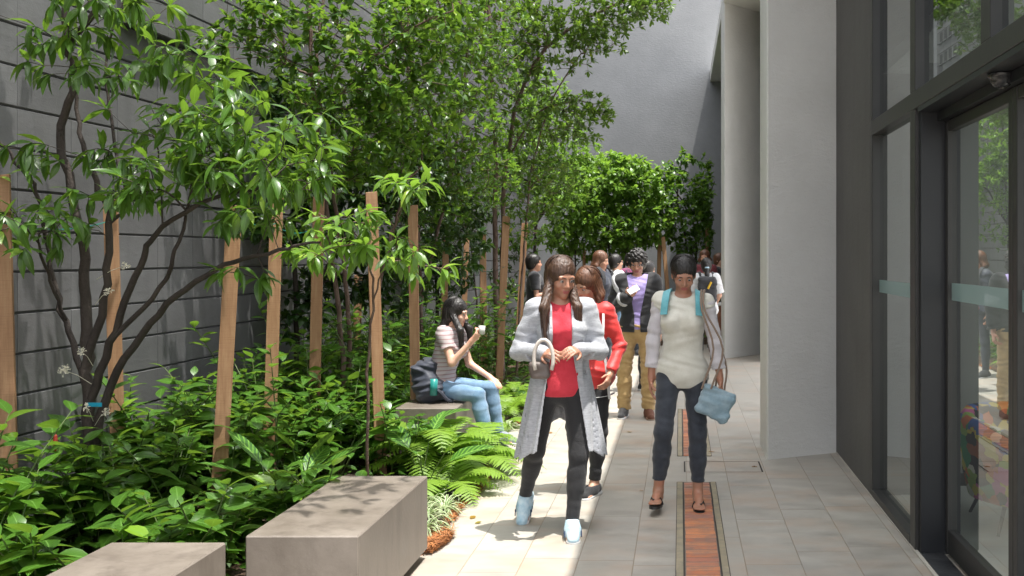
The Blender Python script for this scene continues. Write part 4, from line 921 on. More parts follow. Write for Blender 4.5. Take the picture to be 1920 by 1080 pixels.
def hair_mat(name, c, c2):
    n = NT(name); b = n.n('ShaderNodeBsdfPrincipled', i_Roughness=.38); f = noise(n, coords(n, (130, 130, 9)), 1.0, 4, .6)
    n.L(n.mix(n.ramp(f, [(.35, 0.0), (.7, 1.0)]), c, c2), b.inputs['Base Color'])
    n.L(n.n('ShaderNodeBump', i_Strength=.8, i_Distance=.006, i_Height=f), b.inputs['Normal']); n.L(b, n.out.inputs[0]); return n.m
HB = hair_mat('black_hair', (.010, .008, .0075), (.022, .018, .016)); HBr = hair_mat('brown_hair', (.035, .018, .011), (.10, .052, .032)); HR = hair_mat('reddish_hair', (.07, .028, .014), (.17, .075, .04))
class Person:
    """local frame: faces -Y, own left is +X (the viewer's right), feet near z = 0; lengths in metres for a 1.7 m figure times s"""
    def __init__(s, loc, yaw, ht, pel, spine=(0, 0, 1), syaw=0, head=(0, 0, 0), armL=((.12, 0, -1), (.05, -.1, -1)), armR=((-.12, 0, -1), (-.05, -.1, -1)),
                 legL=((.02, 0, -1), (0, 0, -1), 0), legR=((-.02, 0, -1), (0, 0, -1), 0), female=True, handL=(.5, (0, 0, 0)), handR=(.5, (0, 0, 0)), hyaw=0, fat=1.0, neckf=(0, -.02, 1)):
        s.loc = loc; s.yaw = yaw; s.s = S_ = ht/1.7; s.fem = female; s.fat = fat; s.pel = np.array(pel, f4)
        s.Mh = frame((0, 0, 1), rotm(hyaw)@np.array((1, 0, 0))); s.Mt = frame(spine, rotm(syaw)@np.array((1, 0, 0)))
        t = lambda x, y, z: s.pel+s.Mt@(np.array((x, y, z), f4)*S_)
        s.t = t; s.neck = t(0, .012, .50); s.headc = s.neck+unit(s.Mt@np.array(neckf, float))*.135*S_; s.headc = s.headc.astype(f4); s.Rh = rotm(head[0], -head[1], head[2])
        s.arms = []
        for sd, (ua, fa), hd in ((1, armL, handL), (-1, armR, handR)):
            w_ = .172 if not female else .155
            sh = t(sd*w_, .01, .452); e = sh+unit(np.array(ua, float))*.285*S_; wr = e+unit(np.array(fa, float))*.245*S_; s.arms.append((sh.astype(f4), e.astype(f4), wr.astype(f4), sd, hd, unit(np.array(fa, float))))
        s.legs = []
        for sd, (th, shn, fy) in ((1, legL), (-1, legR)):
            hp = s.pel+s.Mh@(np.array((sd*.088, 0, -.03), f4)*S_); k = hp+unit(np.array(th, float))*.425*S_; a = k+unit(np.array(shn, float))*.405*S_
            fd = fy if isinstance(fy, tuple) else (math.sin(R(fy)), -math.cos(R(fy)), -.02); s.legs.append((hp.astype(f4), k.astype(f4), a.astype(f4), sd, unit(np.array(fd, float)).astype(f4)))
        s.parts = []
    def torso(s, p, g=0):
        S_ = s.s; q = ((p-s.pel)@s.Mt)/S_; fx = s.fat
        if s.fem:
            d = ell(q, (0, .005, -.02), (.162*fx, .115*fx, .13)); d = sm(d, ell(q, (0, 0, .16), (.122*fx, .092*fx, .17)), .07); d = sm(d, ell(q, (0, 0, .335), (.142*fx, .10*fx, .16)), .06)
            for sd in (-1, 1): d = sm(d, ell(q, (sd*.068, -.085, .325), (.056, .050, .058)), .035); d = sm(d, ell(q, (sd*.075, .07, -.05), (.078, .07, .085)), .05)
            d = sm(d, rc(q, (-.125, .01, .445), (.125, .01, .445), .048, .048), .06)
        else:
            d = ell(q, (0, 0, -.02), (.155*fx, .11*fx, .13)); d = sm(d, ell(q, (0, 0, .16), (.138*fx, .10*fx, .18)), .08); d = sm(d, ell(q, (0, 0, .34), (.17*fx, .115*fx, .16)), .07)
            for sd in (-1, 1): d = sm(d, ell(q, (sd*.075, .06, -.05), (.075, .065, .08)), .05)
            d = sm(d, rc(q, (-.145, .01, .448), (.145, .01, .448), .056, .056), .06)
        return d*S_
    def headd(s, p, ears=True):
        q = ((p-s.headc)@s.Rh)/s.s
        d = ell(q, (0, .012, .035), (.073, .092, .086)); d = sm(d, ell(q, (0, -.022, -.035), (.058, .066, .074)), .035); d = sm(d, ell(q, (0, -.066, -.092), (.022, .020, .018)), .03)
        d = sm(d, rc(q, (-.045, -.076, .026), (.045, -.076, .026), .010, .010), .02)
        for sd in (-1, 1):
            d = sx(d, -ell(q, (sd*.031, -.097, .004), (.0155, .013, .0068)), .009); d = sm(d, ell(q, (sd*.042, -.062, -.028), (.018, .018, .016)), .02)
            if ears: d = sm(d, ell(q, (sd*.076, .012, -.004), (.009, .020, .031)), .008)
        d = sm(d, rc(q, (0, -.083, .014), (0, -.103, -.026), .007, .0115), .010); d = sm(d, rc(q, (-.012, -.092, -.030), (.012, -.092, -.030), .008, .008), .008)
        d = sm(d, rc(q, (-.019, -.082, -.054), (.019, -.082, -.054), .0075, .0075), .006); d = sm(d, rc(q, (-.015, -.080, -.064), (.015, -.080, -.064), .0085, .0085), .005)
        return d*s.s
    def arm(s, p, a, g=0, g2=0):
        S_ = s.s; k = 1.0 if not s.fem else .88; d = rc(p, a[0], a[1], (.050*k)*S_+g, (.038*k)*S_+g); m_ = a[1]+(a[2]-a[1])*.3
        d = sm(d, rc(p, a[1], a[2], .038*k*S_+g, .026*k*S_+g+g2), .02); return d
    def hand(s, p, a):
        S_ = s.s*(1.0 if not s.fem else .93); curl, pn = a[4]; d0 = a[5]; wr = a[2]; sd = a[3]
        n_ = np.array(pn, float)
        if np.linalg.norm(n_) < .1: n_ = np.array((-sd*1.0, 0, 0))       # the palm faces the thigh
        n_ = unit(n_-d0*n_.dot(d0)); tside = np.cross(n_, d0)*(-sd) if False else np.cross(d0, n_)
        if tside[1]*1.0+tside[2]*.8 > 0 and abs(n_[2]) < .8: pass
        th = tside if (tside@np.array((-.0, -1, .2))) > 0 else -tside
        d = None
        for o in (-.026, -.009, .009, .026):
            e = rc(p, wr+d0*.01*S_+th*o*.55*S_, wr+d0*.088*S_+th*o*S_, .0155*S_, .0125*S_); d = e if d is None else sm(d, e, .012)
        fing = None
        for i, (o, L_) in enumerate(((-.030, .030), (-.0105, .038), (.0095, .041), (.029, .037))):
            q0 = wr+d0*.088*S_+th*o*S_; c1 = R(55*curl); c2 = R(105*curl); c3 = R(140*curl); sp = th*o*.9
            v = [unit(math.cos(c)*d0+math.sin(c)*n_+sp) for c in (c1*(.8+.1*i), c2, c3)]; q1 = q0+v[0]*L_*1.05*S_; q2 = q1+v[1]*L_*.68*S_; q3 = q2+v[2]*L_*.5*S_
            e = np.minimum(np.minimum(rc(p, q0, q1, .0092*S_, .0084*S_), rc(p, q1, q2, .0084*S_, .0078*S_)), rc(p, q2, q3, .0078*S_, .0065*S_)); fing = e if fing is None else np.minimum(fing, e)
        d = sm(d, fing, .006); t0 = wr+d0*.028*S_+th*.022*S_; t1 = t0+unit(d0*.65+th*.75+n_*.25)*.042*S_; t2 = t1+unit(d0*.9+th*.25+n_*(.3+.5*curl))*.036*S_
        d = sm(d, np.minimum(rc(p, t0, t1, .0125*S_, .0098*S_), rc(p, t1, t2, .0098*S_, .0078*S_)), .008)
        return sm(d, rc(p, wr-d0*.02*S_, wr+d0*.02*S_, .022*S_, .020*S_), .015)
    def leg(s, p, l, g=0, g2=0, cut=None):
        S_ = s.s; hp, k, a, sd, fd = l; d = rc(p, hp, k, .078*S_*s.fat+g, .052*S_+g); cf = k+(a-k)*.28; bk = -fd*.012*S_
        d = sm(d, rc(p, k, a, .050*S_+g, .034*S_+g+g2), .03); return sm(d, rc(p, cf+bk, cf+bk+(a-k)*.2, .046*S_+g, .04*S_+g), .04)
    def foot(s, p, l, g=0):
        S_ = s.s; hp, k, a, sd, fd = l; u = unit(np.cross(fd, (0, 0, 1.))); dn = np.cross(fd, u); dn = dn if dn[2] < 0 else -dn
        d = rc(p, a-fd*.030*S_+dn*.045*S_, a+fd*.06*S_+dn*.045*S_, .032*S_+g, .030*S_+g); d = sm(d, rc(p, a, a+fd*.10*S_+dn*.048*S_, .033*S_+g, .022*S_+g), .03)
        for o, L_ in ((-.024, .158), (-.010, .168), (.004, .166), (.017, .158), (.028, .146)):
            o_ = o*sd; d = sm(d, rc(p, a+fd*.10*S_+dn*.06*S_+u*o_*1.0, a+fd*(L_)*S_+dn*.066*S_+u*o_*1.15, .014*S_+g, (.0085 if o > -.02 else .011)*S_+g), .007 if g < .005 else .02)
        return d
    def neckd(s, p): return sm(rc(p, s.t(0, .015, .43), s.headc+s.Rh@np.array((0, .02, -.045), f4)*s.s, .055*s.s, .050*s.s), rc(p, s.t(-.07, .02, .45), s.t(.07, .02, .45), .035, .035), .03)
    def body(s, p):
        d = s.torso(p); d = sm(d, s.neckd(p), .035); d = sm(d, s.headd(p), .012)
        for a in s.arms: e = sm(s.arm(p, a), s.hand(p, a), .012); d = sm(d, e, .03)
        for l in s.legs: d = sm(d, sm(s.leg(p, l), s.foot(p, l), .02), .035)
        return d
    def bounds(s):
        A = [s.headc+np.array((0, 0, .15)), s.headc-.12, s.pel-.2, s.pel+.2, s.neck]
        for a in s.arms: A += [a[0], a[1], a[2], a[2]+a[5]*.2]
        for l in s.legs: A += [l[1], l[2], l[2]+l[4]*.2, l[2]-.09, l[2]+.05]
        A = np.array(A); lo = A.min(0)-.14; hi = A.max(0)+.14; lo[2] = max(lo[2], A[:, 2].min()-.03); return lo, hi
    def make(s, label, h, skin, group=None):
        s.h = h; s.root = thing('person', s.loc, label, 'person', group, R(s.yaw)); lo, hi = s.bounds(); V, F = mesh_sdf(s.body, lo, hi, h); s.lo, s.hi = lo, hi
        C = ((V[F].mean(1)-s.headc)@s.Rh)/s.s; lip = (np.abs(C[:, 0]) < .021) & (C[:, 1] < -.078) & (C[:, 2] > -.071) & (C[:, 2] < -.050)
        o = obj('body', V, F, [skin, M_lip], s.root, world=False, smooth=True, midx=lip.astype(int)); s.bodyo = o
        return s
    def piece(s, name, f, mat, lo=None, hi=None, h=None, label=None):
        V, F = mesh_sdf(f, s.lo-.03 if lo is None else lo, s.hi+.03 if hi is None else hi, h or s.h)
        if len(F) == 0: print('EMPTY', name); return None
        o = obj(name, V, F, mat, s.root, world=False, smooth=True)
        if label: o['label'] = label
        return o
    def eyes(s, closed=False):
        for sd in (-1, 1):
            c = s.headc+s.Rh@np.array((sd*.031, -.0755, .004), f4)*s.s; m = MB(); V = []; F = []
            fr = s.Rh@np.array((0, -1, 0), f4); sdv = s.Rh@np.array((1, 0, 0), f4); upv = s.Rh@np.array((0, 0, 1), f4); mi = []
            for i in range(7):
                th = math.pi*i/6*.55
                for k in range(12): a = k*math.pi/6; V.append(c+.0112*s.s*(math.cos(th)*fr+math.sin(th)*(math.cos(a)*sdv+math.sin(a)*upv)))
            for i in range(6):
                for k in range(12): F.append((i*12+k, i*12+(k+1) % 12, (i+1)*12+(k+1) % 12, (i+1)*12+k)); mi.append(1 if i < 2 else 0)
            obj('eye', V, F, [M_eyew, M_iris], s.root, world=False, smooth=True, midx=mi)
            b0 = s.headc+s.Rh@np.array((sd*.014, -.0905, .024), f4)*s.s; b1 = s.headc+s.Rh@np.array((sd*.032, -.0895, .030), f4)*s.s; b2 = s.headc+s.Rh@np.array((sd*.050, -.073, .024), f4)*s.s
            m.tube([b0, b1, b2], [.0028, .0032, .0015], 6); obj('eyebrow', m.V, m.F, HB, s.root, world=False)
    def upper(s, p, g=.012, sleeve=1.0, hem=-.05, g2=0, seed=1., amp=.003, neck=.485, vneck=0, flare=0):
        """top: torso and sleeves, hem at local height, sleeve length 0..2 (1 = elbow)"""
        q = ((p-s.pel)@s.Mt)/s.s; d = s.torso(p)-g
        if flare: d = d-np.clip((.12-q[:, 2]), 0, .6)*flare
        for a in s.arms:
            L_ = .285+.245; e = s.arm(p, a, g, g2); t1 = (p-a[0])@unit(a[1]-a[0]).astype(f4)/(.285*s.s); t2 = (p-a[1])@unit(a[2]-a[1]).astype(f4)/(.245*s.s)
            if sleeve <= 1: e = np.maximum(rc(p, a[0], a[1], .048*s.s+g, .042*s.s+g+g2), (t1-sleeve)*.28)
            else: e = np.where(t1 < .9, e, np.maximum(e, (t2-(sleeve-1))*.24))
            d = sm(d, e, .035)
        d = sm(d, rc(p, s.t(-.07, .02, .46), s.t(.07, .02, .46), .034+g, .034+g), .03)
        d = d-crumple(p, seed, amp); d = sx(d, (hem-q[:, 2])*s.s, .008)
        nk = ell(q, (0, -.03, neck+.05), (.072, .085, .055+vneck)); return sx(d, -nk*s.s, .006)
    def pants(s, p, g=.008, to=1.0, waist=.06, seed=3., amp=.002, g2=0):
        q = ((p-s.pel)@s.Mt)/s.s; d = sx(s.torso(p)-g, (q[:, 2]-waist)*s.s, .006)
        for l in s.legs:
            e = s.leg(p, l, g, g2); t2 = (p-l[1])@unit(l[2]-l[1]).astype(f4)/(.405*s.s); t1 = (p-l[0])@unit(l[1]-l[0]).astype(f4)/(.425*s.s)
            e = np.where(t1 > .8, np.maximum(e, (t2-to)*.4), e); e = np.where(t1 < .25, np.maximum(e, (q[:, 2]-waist)*s.s), e); d = sm(d, e, .03)
        return d-crumple(p, seed, amp)
    def shoe(s, l, mat, sole, name='shoe', g=.009, low=False, label=None):
        S_ = s.s; hp, k, a, sd, fd = l; u = unit(np.cross(fd, (0, 0, 1.))); dn = np.cross(fd, u); dn = dn if dn[2] < 0 else -dn
        def f(p):
            q = p-a; d = rc(p, a-fd*.032*S_+dn*.042*S_, a+fd*.05*S_+dn*.046*S_, .036*S_+g, .036*S_+g); d = sm(d, rc(p, a+fd*.05*S_+dn*.05*S_, a+fd*.160*S_+dn*.060*S_, .038*S_+g, .027*S_+g), .03); d = sm(d, rc(p, a+fd*.0*S_-dn*.0, a+fd*.09*S_+dn*.03*S_, .036*S_+g*.6, .026*S_+g), .03)
            t = -(q@dn.astype(f4)); d = sx(d, -(t+.070*S_), .004); return sx(d, t-(-.004 if low else .026)*S_, .006)
        c = a+fd*.06; lo = c-.17; hi = c+.17; o = s.piece(name, f, mat, lo, hi, min(s.h, .006), label)
        def fs(p):
            q = p-a; d = rc(p, a-fd*.034*S_, a+fd*.05*S_, .046*S_, .048*S_); d2 = rc(p-dn.astype(f4)*((p-a)@dn.astype(f4))[:, None], a-fd*.036*S_, a+fd*.152*S_, .044*S_, .043*S_)
            t = -(q@dn.astype(f4)); return sx(sx(d2, -(t+.086*S_), .004), t+.066*S_, .004)
        V, F = mesh_sdf(fs, lo, hi, min(s.h, .005)); so_ = obj('sole', V, F, sole, o if o else s.root, world=False, smooth=True)
    def w(s, v): return np.asarray(v, f4)
def hairfn(s, long_=0, vol=.014, bang=.3, side=0, curl=0, seed=0., back=.0, tie=None):
    """hair shell around the skull that leaves the face free, plus a fall of hair to the given length"""
    def f(p):
        q = ((p-s.headc)@s.Rh)/s.s; d = ell(q, (0, .02, .042), (.079+vol, .094+vol, .088+vol)); d = sm(d, ell(q, (0, .045, -.02), (.068+vol, .06+vol, .075+vol)), .03)
        face = ell(q, (0, -.125, -.045), (.068, .085, .120-bang*.02)); d = sx(d, -face, .010); d = sx(d, -(q[:, 2]+.09), .01)
        if long_:
            z0 = s.headc
            for o, y_, r_ in ((-.062, .02, .026), (.062, .02, .026), (-.035, .065, .034), (.035, .065, .034), (0, .075, .036)):
                a = s.headc+s.Rh@np.array((o, y_, 0), f4)*s.s; b = a+np.array((o*.45+side, .015 if y_ > .03 else (-.035 if long_ > .25 else -.01), -long_), f4)*s.s; fw = (y_ <= .03 and long_ > .25); b = b+np.array((o*.25, -.085, 0), f4)*s.s if fw else b; mid = (a+b)/2+np.array((o*.35, -.045 if fw else .02, 0), f4)*s.s
                d = sm(d, sm(rc(p, a, mid, r_, r_*1.1), rc(p, mid, b, r_*1.1, r_*.45), .02)*s.s, .022)
        g_ = .0022*np.sin(np.arctan2(q[:, 0], q[:, 1]+.02)*38+np.sin(q[:, 2]*40+seed)*1.5)
        if curl: g_ = curl*(np.sin(62*q[:, 0]+seed+2*np.sin(50*q[:, 2]))*np.sin(58*q[:, 1]+1)*np.sin(60*q[:, 2]+2)+.6*np.sin(110*q[:, 0]+2)*np.sin(105*q[:, 2]+60*q[:, 1]))
        if curl:
            for k in range(120):
                z = 1-2*(k+.5)/120*.62; a_ = k*2.399; r_ = math.sqrt(max(0, 1-z*z)); cc = (r_*math.sin(a_)*(.079+vol), .02+r_*math.cos(a_)*(.094+vol), .042+z*(.088+vol))
                if cc[1] < -.05 and cc[2] < .055: continue
                d = np.minimum(d, np.sqrt(((q-np.array(cc, f4))**2).sum(1))-(.0125+.0045*math.sin(k*1.7)))
        return d-g_
    return f
def hair(s, mat, **kw):
    L_ = kw.get('long_', 0); o = s.piece('hair', hairfn(s, **kw), mat, s.headc-np.array((.2, .2, .16+L_), f4), s.headc+np.array((.2, .22, .19), f4), min(s.h, .0055))
    if kw.get('curl'): return
    m = MB(); vol = kw.get('vol', .014)
    for k in range(150):                                            # combed strands over the skull
        az = rng.uniform(-1.9, 1.9)+math.pi/2; x0 = rng.uniform(-.02, .02); pts = []
        for t in np.linspace(.08, 1.55 if abs(az-math.pi/2) < 1.5 else 1.0, 7):
            q = np.array((math.cos(az)*math.sin(t)*(.080+vol)+x0*(1-t/2), .02+math.sin(az)*math.sin(t)*(.095+vol), .042+math.cos(t)*(.089+vol)))*(1.0+rng.uniform(0, .012)); pts.append(s.headc+s.Rh@(q*s.s).astype(f4))
        m.tube(pts, [.0016, .0022, .0022, .002, .0018, .0014, .0006], 3, cap=False)
    if L_:
        for o_, y_, r_ in ((-.062, .02, .026), (.062, .02, .026), (-.035, .065, .034), (.035, .065, .034), (0, .075, .036)):
            a = s.headc+s.Rh@np.array((o_, y_, 0), f4)*s.s; b = a+np.array((o_*.45+kw.get('side', 0), .015 if y_ > .03 else (-.035 if L_ > .25 else -.01), -L_), f4)*s.s; fw = (y_ <= .03 and L_ > .25)
            b = b+np.array((o_*.25, -.085, 0), f4)*s.s if fw else b; mid = (a+b)/2+np.array((o_*.35, -.045 if fw else .02, 0), f4)*s.s
            for k in range(26):
                an = rng.uniform(0, 6.28); v = np.array((math.cos(an), math.sin(an), 0)); pts = []
                for t in np.linspace(0, 1.06, 8):
                    c_ = a*(1-2*t)+mid*2*t if t < .5 else mid*(2-2*t)+b*(2*t-1); pts.append(c_+v*r_*(1.12-.5*max(0, t-.5))*s.s*rng.uniform(.92, 1.04))
                m.tube(pts, [.0012, .002, .0022, .0022, .002, .0016, .0012, .0004], 3, cap=False)
    obj('hair_strand', m.V, m.F, mat, o, world=False, smooth=True)
def strap(s, pts, wd, th, mat, name='strap', par=None):
    pts = [np.array(q, float) for q in catmull(pts, 4)]; m = MB(); V = []; ctr = s.t(0, 0, .3)
    for i, q in enumerate(pts):
        T = unit((pts[min(i+1, len(pts)-1)]-pts[max(i-1, 0)])); nn = unit(q-ctr); nn = unit(nn-T*nn.dot(T)); sd = np.cross(T, nn)
        V += [q-sd*wd/2, q+sd*wd/2, q+sd*wd/2+nn*th, q-sd*wd/2+nn*th]
    F = [(4*i+k, 4*i+(k+1) % 4, 4*i+4+(k+1) % 4, 4*i+4+k) for i in range(len(pts)-1) for k in range(4)]+[(0, 1, 2, 3)[::-1], tuple(range(len(V)-4, len(V)))]
    return obj(name, V, F, mat, par or s.root, world=False)
BLK = cloth('black_cloth', (.016, .016, .018)); M_blkrub = pmat('black_rubber', (.02, .02, .02), .5); M_white = pmat('white_sole', (.6, .6, .6), .5)
JEANS = cloth('blue_denim', (.10, .19, .30), .85, (.17, .27, .39), 200); DJEANS = cloth('dark_denim', (.018, .022, .031), .85, (.033, .038, .05), 200)

# --- woman in grey cardigan, mid-stride towards the camera
A_ = (-.700, 5.80, 0)
p2 = Person(A_, 6, 1.64, (.0, .10, .87), (.0, -.10, 1), 4, (28, -14, 0), armL=((.30, .05, -1), (-.55, -.95, .12)), armR=((-.38, .08, -1), (.62, -.85, .05)),
    legL=((.05, -.20, -1), (-.10, -.06, -1), (.05, -1, -.03)), legR=((-.18, .18, -1), (-.18, .55, -.82), (-.15, -.8, -.6)), handL=(.55, (-.6, .4, -1)), handR=(.55, (.5, .5, -.8)), hyaw=4)
# keep the planted foot on the ground
dz = p2.legs[0][2][2]-.083
p2 = Person(A_, 6, 1.64, (.0, .10, .87-dz), (.0, -.10, 1), 4, (28, -14, 0), armL=((.30, .05, -1), (-.55, -.95, .12)), armR=((-.38, .08, -1), (.62, -.85, .05)),
    legL=((.05, -.20, -1), (-.10, -.06, -1), (.05, -1, -.03)), legR=((-.18, .18, -1), (-.18, .55, -.82), (-.15, -.8, -.6)), handL=(.55, (-.6, .4, -1)), handR=(.55, (.5, .5, -.8)), hyaw=4)
p2.make('woman striding forward in long open grey cardigan, red top and black leggings', .0062, SK2)
p2.eyes(); hair(p2, HBr, long_=.36, vol=.012, side=.02, seed=1)
RED = cloth('red_jersey', (.52, .025, .045), .8, (.60, .035, .06), 90)
p2.piece('top', lambda p: p2.upper(p, .005, .05, -.08, seed=2.2, amp=.0012, flare=.04), RED)
p2.piece('leggings', lambda p: p2.pants(p, .006, 1.0, .03, amp=.0008), BLK)
GREY = cloth('grey_knit', (.33, .34, .37), .9, (.42, .43, .46), 160, .4, .6, 30, (1, 1, 4))
def cardi(p):
    d = p2.upper(p, .021, 1.62, -.60, .006, 5.1, .003, .50, .10, .0); q = ((p-p2.pel)@p2.Mt)/p2.s
    r_ = np.sqrt((q[:, 0]/1.0)**2+((q[:, 1]-.02)/.82)**2); sk = np.abs(np.minimum(r_-(.160+.20*np.clip(.08-q[:, 2], 0, 1)+.014*np.sin(np.arctan2(q[:, 0], q[:, 1])*15+4*q[:, 2])), np.minimum(*[p2.leg(p, l) for l in p2.legs])-.022))-.006
    sk = np.maximum(np.maximum(sk, q[:, 2]-.26), -.29-.14*np.abs(q[:, 0])/.2-q[:, 2])
    up_ = np.maximum(d, .08-q[:, 2]); d = sm(up_, sk, .02)
    op = (.058+.20*np.clip(.25-q[:, 2], 0, 1)*.75)-np.abs(q[:, 0]); cut = np.minimum(op, -q[:, 1]-.005); arms = np.minimum(*[p2.arm(p, a, .030) for a in p2.arms]); cut = np.where(arms < .0, -1, cut)
    return np.maximum(d, cut)
p2.piece('cardigan', cardi, GREY)
BLU = pmat('blue_mesh', (.30, .50, .62), .7, .4, 200, (.62, .74, .80), 20)
for l in p2.legs: p2.shoe(l, BLU, M_white, 'sneaker')
# laces, tongue and padded collar
M_navyt = pmat('navy_trim', (.03, .05, .10), .6)
for l in p2.legs:
    fd = l[4]; u = unit(np.cross(fd, (0, 0, 1.))); dn = np.cross(fd, u); dn = dn if dn[2] < 0 else -dn; m = MB()
    for k in range(5):
        q = l[2]+fd*(.062+.020*k)-dn*(.012-.011*k); m.tube([q-u*.026+dn*.010, q, q+u*.026+dn*.010], .0028, 5)
    obj('lace', m.V, m.F, M_white, p2.root, world=False); m = MB()
    m.tube([l[2]+fd*.012+dn*.002+(fd*math.cos(t)*.046+u*math.sin(t)*.036)-dn*(.012*math.cos(t)) for t in np.linspace(0, 2*math.pi, 16)], .007, 6); obj('collar', m.V, m.F, M_navyt, p2.root, world=False, smooth=True)
    m = MB()
    for sd in (-1, 1):
        for k in range(3): q = l[2]+fd*(.03+.03*k)+u*sd*.049+dn*.028; m.tube([q, q+fd*.028+dn*.028-u*sd*.0], .0035, 4)
    obj('side_stripe', m.V, m.F, M_navyt, p2.root, world=False)
bag = MB(); hR = p2.arms[1][2]+p2.arms[1][5]*.08; Rz = np.array(Matrix.Rotation(R(6), 3, 'Z'))
hw = np.array(A_)+Rz@hR
hw = hw+np.array((-.06, 0, .0)); ba = thing('handbag', (hw[0]-.02, hw[1]+.03, hw[2]-.17), 'small grey-brown bag with thick pale looped handle held by the woman in the grey cardigan', 'bag')
pts = [hw+np.array((math.cos(t)*.055+.03, -.035, math.sin(t)*.11-.03)) for t in np.linspace(-.6, math.pi+.6, 14)]; m = MB(); m.tube(pts, .011, 8); m.obj('handle', pmat('cream_leather', (.55, .50, .45), .5), ba, smooth=True)
V, F = mesh_sdf(lambda p: bx(p, (.02, 0, .07), (.06, .03, .05), .025)-crumple(p, 3, .003), (-.12, -.1, -.02), (.18, .1, .22), .007); obj('pouch', V, F, pmat('brown_leather', (.09, .07, .06), .5, .3, 40, (.15, .12, .11), 6), ba, world=False, smooth=True)

# --- woman in the red jacket behind her
q3 = dict(spine=(.0, -.10, 1), syaw=-8, head=(-30, -22, 5), armL=((.35, .1, -1), (-.15, -.55, -.7)), armR=((-.25, -.25, -.8), (.5, -.55, .75)), legL=((.03, -.18, -1), (-.10, .02, -1), (-.25, -1, -.03)), legR=((-.10, .15, -1), (-.05, .50, -.85), (-.1, -.8, -.6)), handL=(.5, (-1, .2, 0)), handR=(.6, (.6, .6, .3)))
B_ = (-.72, 6.78, 0); p3 = Person(B_, -8, 1.56, (0.07, .1, .84), **q3); dz = p3.legs[0][2][2]-.079; p3 = Person(B_, -8, 1.56, (.07, .1, .84-dz), **q3)
p3.make('woman in red jacket with white piping walking close behind the grey cardigan', .0068, SK1); p3.eyes(); hair(p3, HR, long_=.16, vol=.014, seed=2)
REDJ = cloth('red_nylon', (.60, .03, .03), .5, (.66, .04, .035), 60)
p3.piece('jacket', lambda p: p3.upper(p, .014, 1.95, -.20, .006, 4.4, .004, .50, 0, .08), REDJ); p3.piece('trousers', lambda p: p3.pants(p, .008, .93, .02), BLK)
for a_, b_ in (((.155, -.06, .44), (.17, -.13, .25)), ((.17, -.13, .25), (.21, -.11, -.19))):
    strap(p3, [p3.t(*a_)+np.array((0, -.02, .0)), (p3.t(*a_)+p3.t(*b_))/2+np.array((0.005, -.03, 0)), p3.t(*b_)+np.array((0, -.025, 0))], .018, .004, M_white, 'piping')
strap(p3, [p3.t(-.02+.205*math.cos(t), .01-.165*math.sin(t), -.185) for t in np.linspace(-.3, 3.4, 8)], .03, .004, M_white, 'hem_stripe')
for l in p3.legs: p3.shoe(l, BLK, M_white, 'flat_shoe', .005, True)

# --- young man with curly hair and glasses
C_ = (-.455, 10.05, 0)
q4 = dict(spine=(.0, -.02, 1), syaw=3, head=(-4, -16, 0), female=False, armL=((.20, .06, -1), (.02, -.28, -1)), armR=((-.30, .12, -1), (.72, -.75, .55)), legL=((.06, -.06, -1), (.0, .04, -1), 12), legR=((-.10, -.02, -1), (-.02, .12, -1), -8), handL=(.7, (-1, 0, 0)), handR=(.75, (.5, .5, .8)))
p4 = Person(C_, 0, 1.69, (0.02, 0, .9), **q4); dz = min(p4.legs[0][2][2], p4.legs[1][2][2])-.085; p4 = Person(C_, 0, 1.69, (.02, 0, .9-dz), **q4)
p4.make('curly-haired young man with glasses, black jacket and khaki trousers looking at a phone', .0075, SK1); p4.eyes(); hair(p4, HB, vol=.017, curl=.006, bang=1.2, seed=3)
PUR = cloth('lilac_shirt', (.27, .21, .46), .8, (.34, .28, .54), 100); p4.piece('shirt', lambda p: p4.upper(p, .014, .6, -.11, seed=1.4, amp=.003, neck=.50), PUR)
def jkt(p):
    d = p4.upper(p, .030, 1.9, -.06, .010, 3.3, .004, .52, 0, .04); q = ((p-p4.pel)@p4.Mt)/p4.s; op = (.030+.10*np.clip(q[:, 2]-.12, 0, 1)*2.0)-np.abs(q[:, 0]); cut = np.minimum(op, -q[:, 1]-.01)
    arms = np.minimum(*[p4.arm(p, a, .045) for a in p4.arms]); cut = np.where(arms < 0, -1, cut); return np.maximum(d, cut)
p4.piece('jacket', jkt, BLK)
aL = p4.arms[0]; PATCH = cloth('pale_patch', (.45, .45, .46))
p4.piece('sleeve_patch', lambda p: np.maximum(p4.arm(p, aL, .046), np.abs((p-aL[0])@unit(aL[1]-aL[0]).astype(f4)-.20)-.045), PATCH, aL[0]-.3, aL[0]+.2)
aR = p4.arms[1]; p4.piece('cuff', lambda p: np.maximum(p4.arm(p, aR, .048), np.abs((p-aR[1])@unit(aR[2]-aR[1]).astype(f4)-.19)-.02), PATCH, aR[2]-.2, aR[2]+.2)
KH = cloth('khaki_cotton', (.36, .235, .095), .85, (.44, .30, .13), 80); p4.piece('trousers', lambda p: p4.pants(p, .020, .99, .02, amp=.005, g2=.016), KH)
p4.shoe(p4.legs[0], pmat('brown_suede', (.12, .045, .025), .8), pmat('tan_sole', (.25, .18, .13), .7), 'shoe'); p4.shoe(p4.legs[1], BLK, M_white, 'shoe')
m = MB()
for sd in (-1, 1):
    m.tube([p4.headc+p4.Rh@np.array((sd*.031+.021*math.cos(t), -.108, .004+.017*math.sin(t)), f4) for t in np.linspace(0, 2*math.pi, 14)], .0014, 5); m.tube([p4.headc+p4.Rh@np.array((sd*.052, -.106, .008), f4), p4.headc+p4.Rh@np.array((sd*.078, .0, .008), f4)], .0014, 5)
m.tube([p4.headc+p4.Rh@np.array((-.010, -.110, .008), f4), p4.headc+p4.Rh@np.array((.010, -.110, .008), f4)], .0014, 5); obj('glasses', m.V, m.F, M_jamb, p4.root, world=False)
